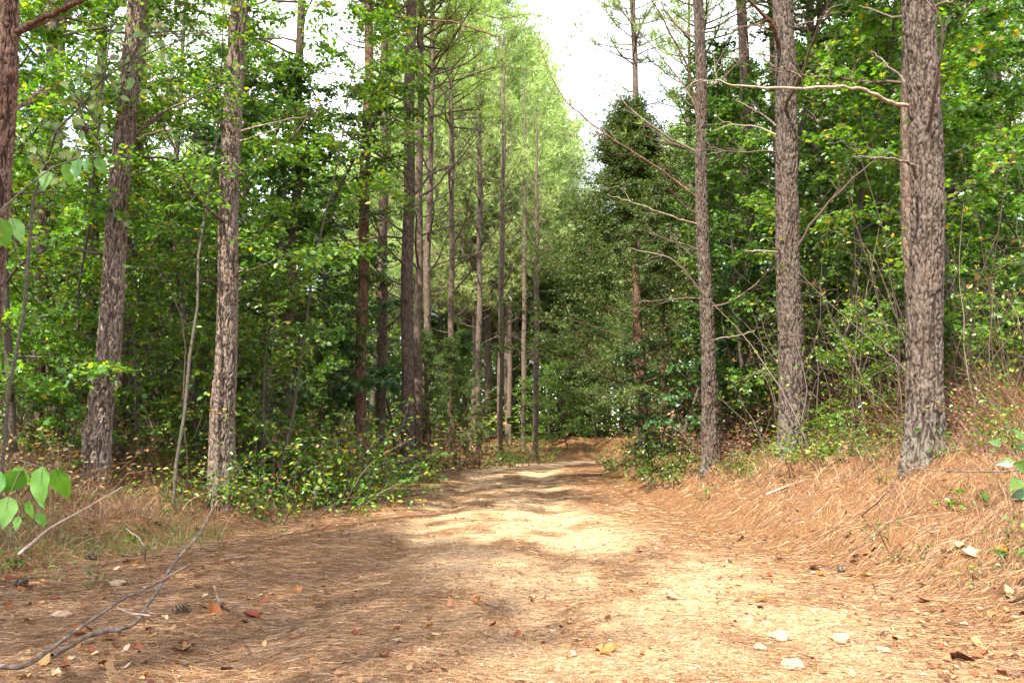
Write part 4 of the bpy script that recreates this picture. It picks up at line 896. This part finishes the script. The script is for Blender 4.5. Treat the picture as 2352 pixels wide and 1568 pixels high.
for _i in range(90):
    _t = rnd.uniform(1.5, 6.99); _a, _b = _st[int(_t)], _st[int(_t) + 1]; _f = _t - int(_t)
    _lv.append((_a[0] + (_b[0] - _a[0]) * _f + rnd.uniform(-55, 55), _a[1] + (_b[1] - _a[1]) * _f + rnd.uniform(-75, 60), _a[2] + rnd.uniform(-.25, .25), rnd.choice([-.3, -1.2, -2.0, -2.8]) + rnd.uniform(-.4, .4), rnd.uniform(.5, 1.0)))
near_sapling('thin crooked sapling with yellowing leaves at the top left', [(5, 1080, 6), (20, 900, 6), (55, 720, 6)] + _st, _lv, .10, .014, M_NEARY, 7)
near_sapling('near sapling with broad leaves at the lower right edge', [(2440, 1300, 5), (2420, 1150, 5), (2370, 1060, 5), (2320, 1040, 5)],
  [(2360, 1075, 5, 2.9, 1.2), (2340, 1100, 5, -2.6, 1.2), (2380, 1040, 5, 2.6, 1.1), (2330, 1060, 5, 3.3, .9), (2350, 1010, 5, 2.2, .8), (2300, 1020, 5, 2.9, .7), (2365, 1130, 5, -2.9, 1.1)], .115, .005, M_NEARL, 8)

# ------------------------------------------------------------------ fallen sticks
def stick(label, lines, mats, name='fallen_branch', loc_i=0):
    """lines: list of (photo polyline (X, Y, height above ground or None), r0, r1, material index)"""
    def P_(pt):
        X_, Y_, h = pt
        if h is None: return np.array(gnd(X_, Y_)) + npv(0, 0, .008)
        return np.array(wpt(X_, Y_, h))
    base = P_(lines[0][0][loc_i]); o = root(name, label, 'branch', Vector(base))
    for i, (pts, r0, r1, mi) in enumerate(lines):
        P = np.array([P_(q) for q in pts]) - base; t = np.linspace(0, len(P) - 1, (len(P) - 1) * 4 + 1); Q = np.stack([np.interp(t, range(len(P)), P[:, k]) for k in range(3)], -1)
        Q[1:-1] = (Q[:-2] + 2 * Q[1:-1] + Q[2:]) / 4; Q[1:-1] += R.normal(size=(len(Q) - 2, 3)) * .002
        T = Tubes(); T.add(Q, np.linspace(r0, r1, len(Q)), 8); part('limb' if i == 0 else 'fork', T.mesh('stick', mats[mi]), o)
    return o
stick('long dark forked branch lying across the lower left foreground', [
  ([(-20, 1528, 3.95), (60, 1532, 3.95), (150, 1465, 4.15), (270, 1382, 4.4), (360, 1340, 4.5), (434, 1298, 4.6)], .0125, .006, 0),
  ([(120, 1505, 4.0), (210, 1455, 4.25), (290, 1442, 4.3), (318, 1425, 4.35), (345, 1382, 4.6), (400, 1290, 5.0), (460, 1225, 5.4), (482, 1180, 5.6), (500, 1150, 5.7)], .013, .007, 0),
  ([(268, 1395, 4.4), (300, 1408, 4.4), (345, 1413, 4.4)], .006, .005, 1)], [M_STICK, M_STICKP])
stick('short upright broken twig beside a curled rust leaf', [([(492, 1345, 4.6), (500, 1375, 4.55), (512, 1395, 4.5), (525, 1405, None)], .007, .008, 0), ([(525, 1405, None), (560, 1385, None), (600, 1376, None)], .005, .002, 0)], [M_STICK], 'fallen_twig', 3)
stick('long thin pale branch leaning from the straw to the leaning pine', [([(40, 1275, 6.6), (110, 1215, 7.0), (200, 1200 - 35, 7.6), (280, 1118, 8.2)], .012, .005, 0)], [M_STICKP])
stick('pale bent stick standing in the dry grass at left', [([(332, 1290, None), (335, 1262, 6.2), (320, 1235, 6.3), (290, 1214, 6.4)], .007, .004, 0)], [M_STICKP], 'fallen_twig')
stick('thin dark twig lying on the road centre left', [([(1108, 1385, None), (1130, 1398, None), (1160, 1410, None)], .005, .003, 0)], [M_STICK], 'fallen_twig')
stick('short pale stick on the crest of the right bank', [([(1760, 1140, None), (1800, 1125, None), (1845, 1105, None)], .018, .008, 0)], [M_STICKP])
stick('long arching pale branch across the foot of the thickest pine', [([(2400, 1075, 6.4), (2300, 1083, 6.6), (2200, 1082, 6.8), (2100, 1075, 7), (2020, 1085, 7.1)], .007, .003, 0), ([(2300, 1082, 6.6), (2270, 1045, 6.6), (2220, 1015, 6.6), (2180, 1000, 6.7)], .005, .002, 0)], [M_STICK])
stick('bare curved stem rising from the bank face below the thickest pine', [([(1980, 1185, None), (2030, 1140, 6.6), (2055, 1100, 6.7)], .006, .003, 0)], [M_STICK], 'fallen_twig')
stick('thin grey stick at the foot of the left grass', [([(150, 1245, None), (200, 1240, None), (215, 1238, None)], .006, .004, 0)], [M_STICKP], 'fallen_twig')
stick('short dark broken stick near the bottom left of the road', [([(415, 1530, None), (470, 1522, None), (510, 1515, None)], .007, .004, 0)], [M_STICK], 'fallen_twig')

# ------------------------------------------------------------------ single fallen leaves, stones, cones
def curled_leaf(seed):
    r = np.random.default_rng(seed); n = 12; a = np.linspace(0, 2 * np.pi, n, endpoint=False)
    rad = .5 * (.62 + .38 * np.abs(np.cos(a * (2.5 if seed % 2 else 1)))) * r.uniform(.85, 1.15, n); cu = r.uniform(.3, 1.0)
    V = [[0, 0, .02]]; 
    for f in (.5, 1.0):
        for i in range(n):
            x = rad[i] * f * math.cos(a[i]) * 1.15; y = rad[i] * f * math.sin(a[i]) * .72; V.append([x, y, cu * (y * y * 2.2 + x * x * .5) + r.normal() * .055 * f])
    F3 = [[0, 1 + i, 1 + (i + 1) % n] for i in range(n)]; F4 = [[1 + i, 1 + n + i, 1 + n + (i + 1) % n, 1 + (i + 1) % n] for i in range(n)]
    return np.array(V), F3, F4
LM = {}
for tone, col in (('rust', (.21, .058, .016)), ('tan', (.30, .165, .07)), ('pale', (.38, .28, .17)), ('brown', (.09, .04, .02)), ('orange', (.32, .11, .02))):
    m = leaf_mat('fallen_leaf_' + tone, [(0, tuple(v * .8 for v in col)), (1, col)], .2, .02, (1, .8, .6), .45)
    LM[tone] = [mk_mesh('fallen_leaf', *(lambda q: (q[0], [q[1], q[2]]))(curled_leaf(s)), m, True) for s in range(4)]
def drop_leaf(tone, X_, Y_, size, label, group=None, k=None, tilt=.25):
    g = gnd(X_, Y_); return thing('fallen_leaf', LM[tone][rnd.randrange(4) if k is None else k], label, 'leaf', g + Vector((0, 0, .008 + size * .05)), (rnd.uniform(-tilt, tilt), rnd.uniform(-tilt, tilt), rnd.random() * 6.3), size, group)
for tone, X_, Y_, s_, lab, tl in [
 ('pale', 1055, 1506, .07, 'small white curled leaf alone near the bottom centre of the road', .7), ('rust', 490, 1410, .15, 'large curled rust leaf beside the upright broken twig', .8), ('rust', 578, 1422, .13, 'rust leaf right of the upright broken twig', .3),
 ('tan', 415, 1500, .16, 'large tan leaf near the bottom left of the road', .4), ('tan', 100, 1525, .14, 'yellowish tan leaf under the forked branch base', .3), ('rust', 190, 1465, .10, 'dull red leaf beside the forked branch', .3), ('rust', 25, 1335, .11, 'orange red leaf in the straw at the left edge', .4),
 ('pale', 2236, 1290, .14, 'pale leaf standing upright on the right bank face', 1.0), ('pale', 2315, 1375, .13, 'pale folded leaf on the bank at the right edge', .6), ('pale', 2200, 1438, .12, 'white leaf lying flat at the foot of the right bank', .2), ('orange', 2300, 1280, .11, 'orange leaf on the bank near the right edge', .6),
 ('tan', 1870, 1310, .17, 'long tan leaf left of the cone at the bank foot', .2), ('orange', 1885, 1325, .11, 'orange leaf under the long tan leaf at the bank foot', .4), ('rust', 1955, 1325, .09, 'rust leaf right of the cone at the bank foot', .5), ('tan', 1990, 1332, .12, 'brownish tan leaf right of the rust leaf by the cone', .3),
 ('brown', 2010, 1352, .10, 'dark curled leaf below the bank foot cone', .7), ('orange', 1395, 1502, .11, 'bright orange leaf on the road at bottom right of centre', .5), ('tan', 1375, 1495, .10, 'tan leaf touching the bright orange leaf on the road', .4), ('rust', 1096, 1388, .08, 'rust leaf at the end of the thin road twig', .3),
 ('rust', 1230, 1360, .05, 'small rust leaf near the centre of the road', .3), ('orange', 1450, 1290, .08, 'orange brown leaf standing in the sunlit track', .7), ('brown', 1468, 1272, .08, 'dark leaf behind the orange brown leaf in the track', .6), ('rust', 2120, 1255 + 130, .12, 'red brown leaf in the straw near the bank foot', .4),
 ('orange', 1750, 1385, .10, 'orange leaf on needles at the right of the track', .3), ('brown', 2210, 1520, .13, 'curled dark brown leaf at the bottom right', .6), ('tan', 2250, 1490, .12, 'tan leaf above the curled dark leaf at bottom right', .5), ('brown', 2240, 1440, .0001, '', 0)]:
    if lab: drop_leaf(tone, X_, Y_, s_, lab, tilt=tl)
cl = []
for i in range(44):
    zone = rnd.random()
    cl.append((rnd.uniform(0, 850), rnd.uniform(1185, 1560)) if zone < .42 else (rnd.uniform(1650, 2350), rnd.uniform(1150, 1560)) if zone < .84 else (rnd.uniform(700, 1750), rnd.uniform(1120, 1560)))
for i in range(290):
    cX, cY = rnd.choice(cl); sp_ = max(.25, (cY - 985) / 500); X_ = cX + rnd.gauss(0, 75) * sp_; Y_ = min(1562, max(1110, cY + rnd.gauss(0, 26) * sp_))
    side = 'left side' if X_ < 850 else ('right side' if X_ > 1650 else 'middle'); tone = rnd.choice(['rust', 'tan', 'brown', 'rust', 'brown', 'orange', 'rust', 'tan', 'brown', 'pale'])
    nm = {'rust': 'rust red', 'tan': 'tan', 'pale': 'pale', 'brown': 'dark brown', 'orange': 'orange'}[tone]
    drop_leaf(tone, X_, Y_, rnd.uniform(.035, .085), '%s dry leaf lying among needles on the %s of the ground' % (nm, side), 'fallen %s leaves on the %s' % (nm, side), tilt=.6)

def stone_mesh(seed):
    import bmesh
    bm = bmesh.new(); bmesh.ops.create_icosphere(bm, subdivisions=3, radius=.5)
    for v in bm.verts:
        q = v.co.copy(); n_ = mnoise.noise(q * 2.2 + Vector((seed * 3.1, 0, 0))) * .35 + mnoise.noise(q * 5 + Vector((0, seed, 0))) * .12
        cell = mnoise.voronoi(q * 1.7 + Vector((seed, seed, 0)))[0][0] * .25
        v.co = q * (1 + n_ - cell); v.co.z *= .5
    me = bpy.data.meshes.new('stone'); bm.to_mesh(me); bm.free(); me.materials.append(M_STONE)
    return me
SM = [stone_mesh(s) for s in range(6)]
def stone(X_, Y_, size, label, group=None, sink=.25):
    g = gnd(X_, Y_); return thing('stone', SM[rnd.randrange(6)], label, 'stone', g + Vector((0, 0, size * .25 * (1 - 2 * sink))), (rnd.uniform(-.2, .2), rnd.uniform(-.2, .2), rnd.random() * 6.3), (size, size * rnd.uniform(.6, .9), size * rnd.uniform(.5, .9)), group)
for X_, Y_, s_, lab in [(1930, 1475, .17, 'largest flat pale stone sunk in the track at lower right'), (1303, 1145, .17, 'brown stone alone on the far sunny track'), (1790, 1468, .16, 'flat grey stone left of the largest flat stone'), (2205, 1268, .13, 'grey stone half buried in the bank straw'),
  (1545, 1378, .13, 'pale stone with a dark underside in the sunny track'), (910, 1478, .10, 'pale stone in the needles left of the track'), (1270, 1455, .07, 'small white stone in the middle of the track'), (1820, 1535, .14, 'pale stone at the bottom of the sunny track'), (140, 1420, .14, 'dull stone in the needles at left'),
  (270, 1345, .16, 'pale rough stone behind the forked branch'), (1745, 1490, .10, 'round pale stone at lower right track'), (2030, 1500, .10, 'round pale stone right of the largest flat stone'), (2345, 1150, .2, 'grey stone on top of the right bank at the edge')]: stone(X_, Y_, s_, lab)
for i in range(90):
    X_, Y_ = rnd.uniform(1300, 2150), rnd.uniform(1240, 1562)
    if rnd.random() < .25: X_, Y_ = rnd.uniform(850, 1500), rnd.uniform(1130, 1400)
    p_ = gnd(X_, Y_)
    if float(sand_mask(p_.x, p_.y)) < .3: continue
    stone(X_, Y_, rnd.uniform(.015, .05), 'small pale stone bedded in the sunny track', 'small stones in the track', .3)

def cone_mesh():
    P = []; D = []; N = []; Sz = []; T = Tubes(); T.add([(0, 0, -.04), (0, 0, .045)], [.010, .005], 6)
    for i in range(70):
        f = i / 70; a = i * 2.4; rr = .012 + .022 * math.sin(math.pi * (f * .85 + .1)); z = -.038 + .085 * f
        P.append((math.cos(a) * rr * .3, math.sin(a) * rr * .3, z)); D.append((math.cos(a), math.sin(a), .35 + .5 * f)); N.append((0, 0, 1)); Sz.append(.014 + rr * .75)
    V, F = place_leaves(np.array(P), np.array(D), np.array(N, float), np.array(Sz), (np.array([[0, .1, 0], [.8, .34, 0], [1, 0, .1], [.8, -.34, 0], [0, -.1, 0], [.9, 0, -.14]]), np.array([[0, 1, 5], [1, 2, 5], [2, 3, 5], [3, 4, 5], [0, 2, 1], [0, 3, 2]])))
    VT = np.concatenate([np.concatenate(T.V), V]); return mk_mesh('pine_cone', VT, [np.concatenate(T.F), F + T.n], M_CONE)
CM = cone_mesh()
for X_, Y_, lab in [(424, 1408, 'dark pine cone on the needles left of the upright twig'), (1935, 1318, 'open pine cone at the foot of the right bank'), (212, 1290, 'dark pine cone in the grass behind the forked branch'), (45, 1350, 'pine cone in the straw near the left edge')]:
    g = gnd(X_, Y_); thing('pine_cone', CM, lab, 'pine cone', g + Vector((0, 0, .028)), (1.45, rnd.uniform(-.3, .3), rnd.random() * 6), 1.05)
part_c = thing('pine_cone', CM, 'pine cone hanging on a pale limb left of the leaning pine', 'pine cone', wpt(193, 298, 10.05), (.4, 0, 0), 1.4)

for i in range(46):
    X_ = 900 + 800 * (i + rnd.random()) / 46 if i % 2 else rnd.uniform(-50, 2400); d = rnd.uniform(47, 62)
    if 1190 < X_ < 1430: continue
    if free(tx(X_, d), d, 1.0): bush(rnd.choice(['bushA', 'bushB', 'bushD']), 'far green shrub under the back rows of trees', tx(X_, d), d, rnd.uniform(1.6, 3.2), 'far shrubs under the back rows', wide=1.6)
# far woods that read as one mass
n = 120000; a = R.uniform(-.75, .75, n); d = R.uniform(76, 96, n); z = R.random(n) ** .9 * 13 * (.55 + .9 * fbm(a * 30 + 5, d * .1, 3))
P = np.stack([np.sin(a) * d * 1.25, np.cos(a) * d, z], -1)
V, F = place_leaves(P, rdir(n), rdir(n), R.uniform(.25, .6, n), OVAL)
special('distant_woods', mk_mesh('distant_woods', V, [F], M_LEAFB), 'stuff', 'dense green woods closing the view behind all trees')

# ------------------------------------------------------------------ unseen trees added beside and behind the camera so their crowns shade the road
for i, (x, y, s) in enumerate([(-6.3, -3.3, 1.0), (-8.3, -2.3, 1.0), (-7.3, -.2, .95), (-9.6, -.5, 1.05), (-6.8, -6.8, 1.0), (-4.9, -8.8, 1.05), (-9.5, -5.5, 1.0), (-11.5, -3, 1.0), (4.6, -7.5, 1.0), (6.0, -3.5, 1.0), (-6.0, -4.9, 1.1), (-7.9, -4.4, 1.1), (-8.4, -.9, 1.0), (-10, -2.4, 1.1)]):
    mid_pine(x, y, s, 'unseen pine added near the camera to shade the road', 'unseen shade pines beside the camera', 3, src=PC if (x, y) in ((-8.3, -2.3), (-7.9, -4.4)) else PCS)
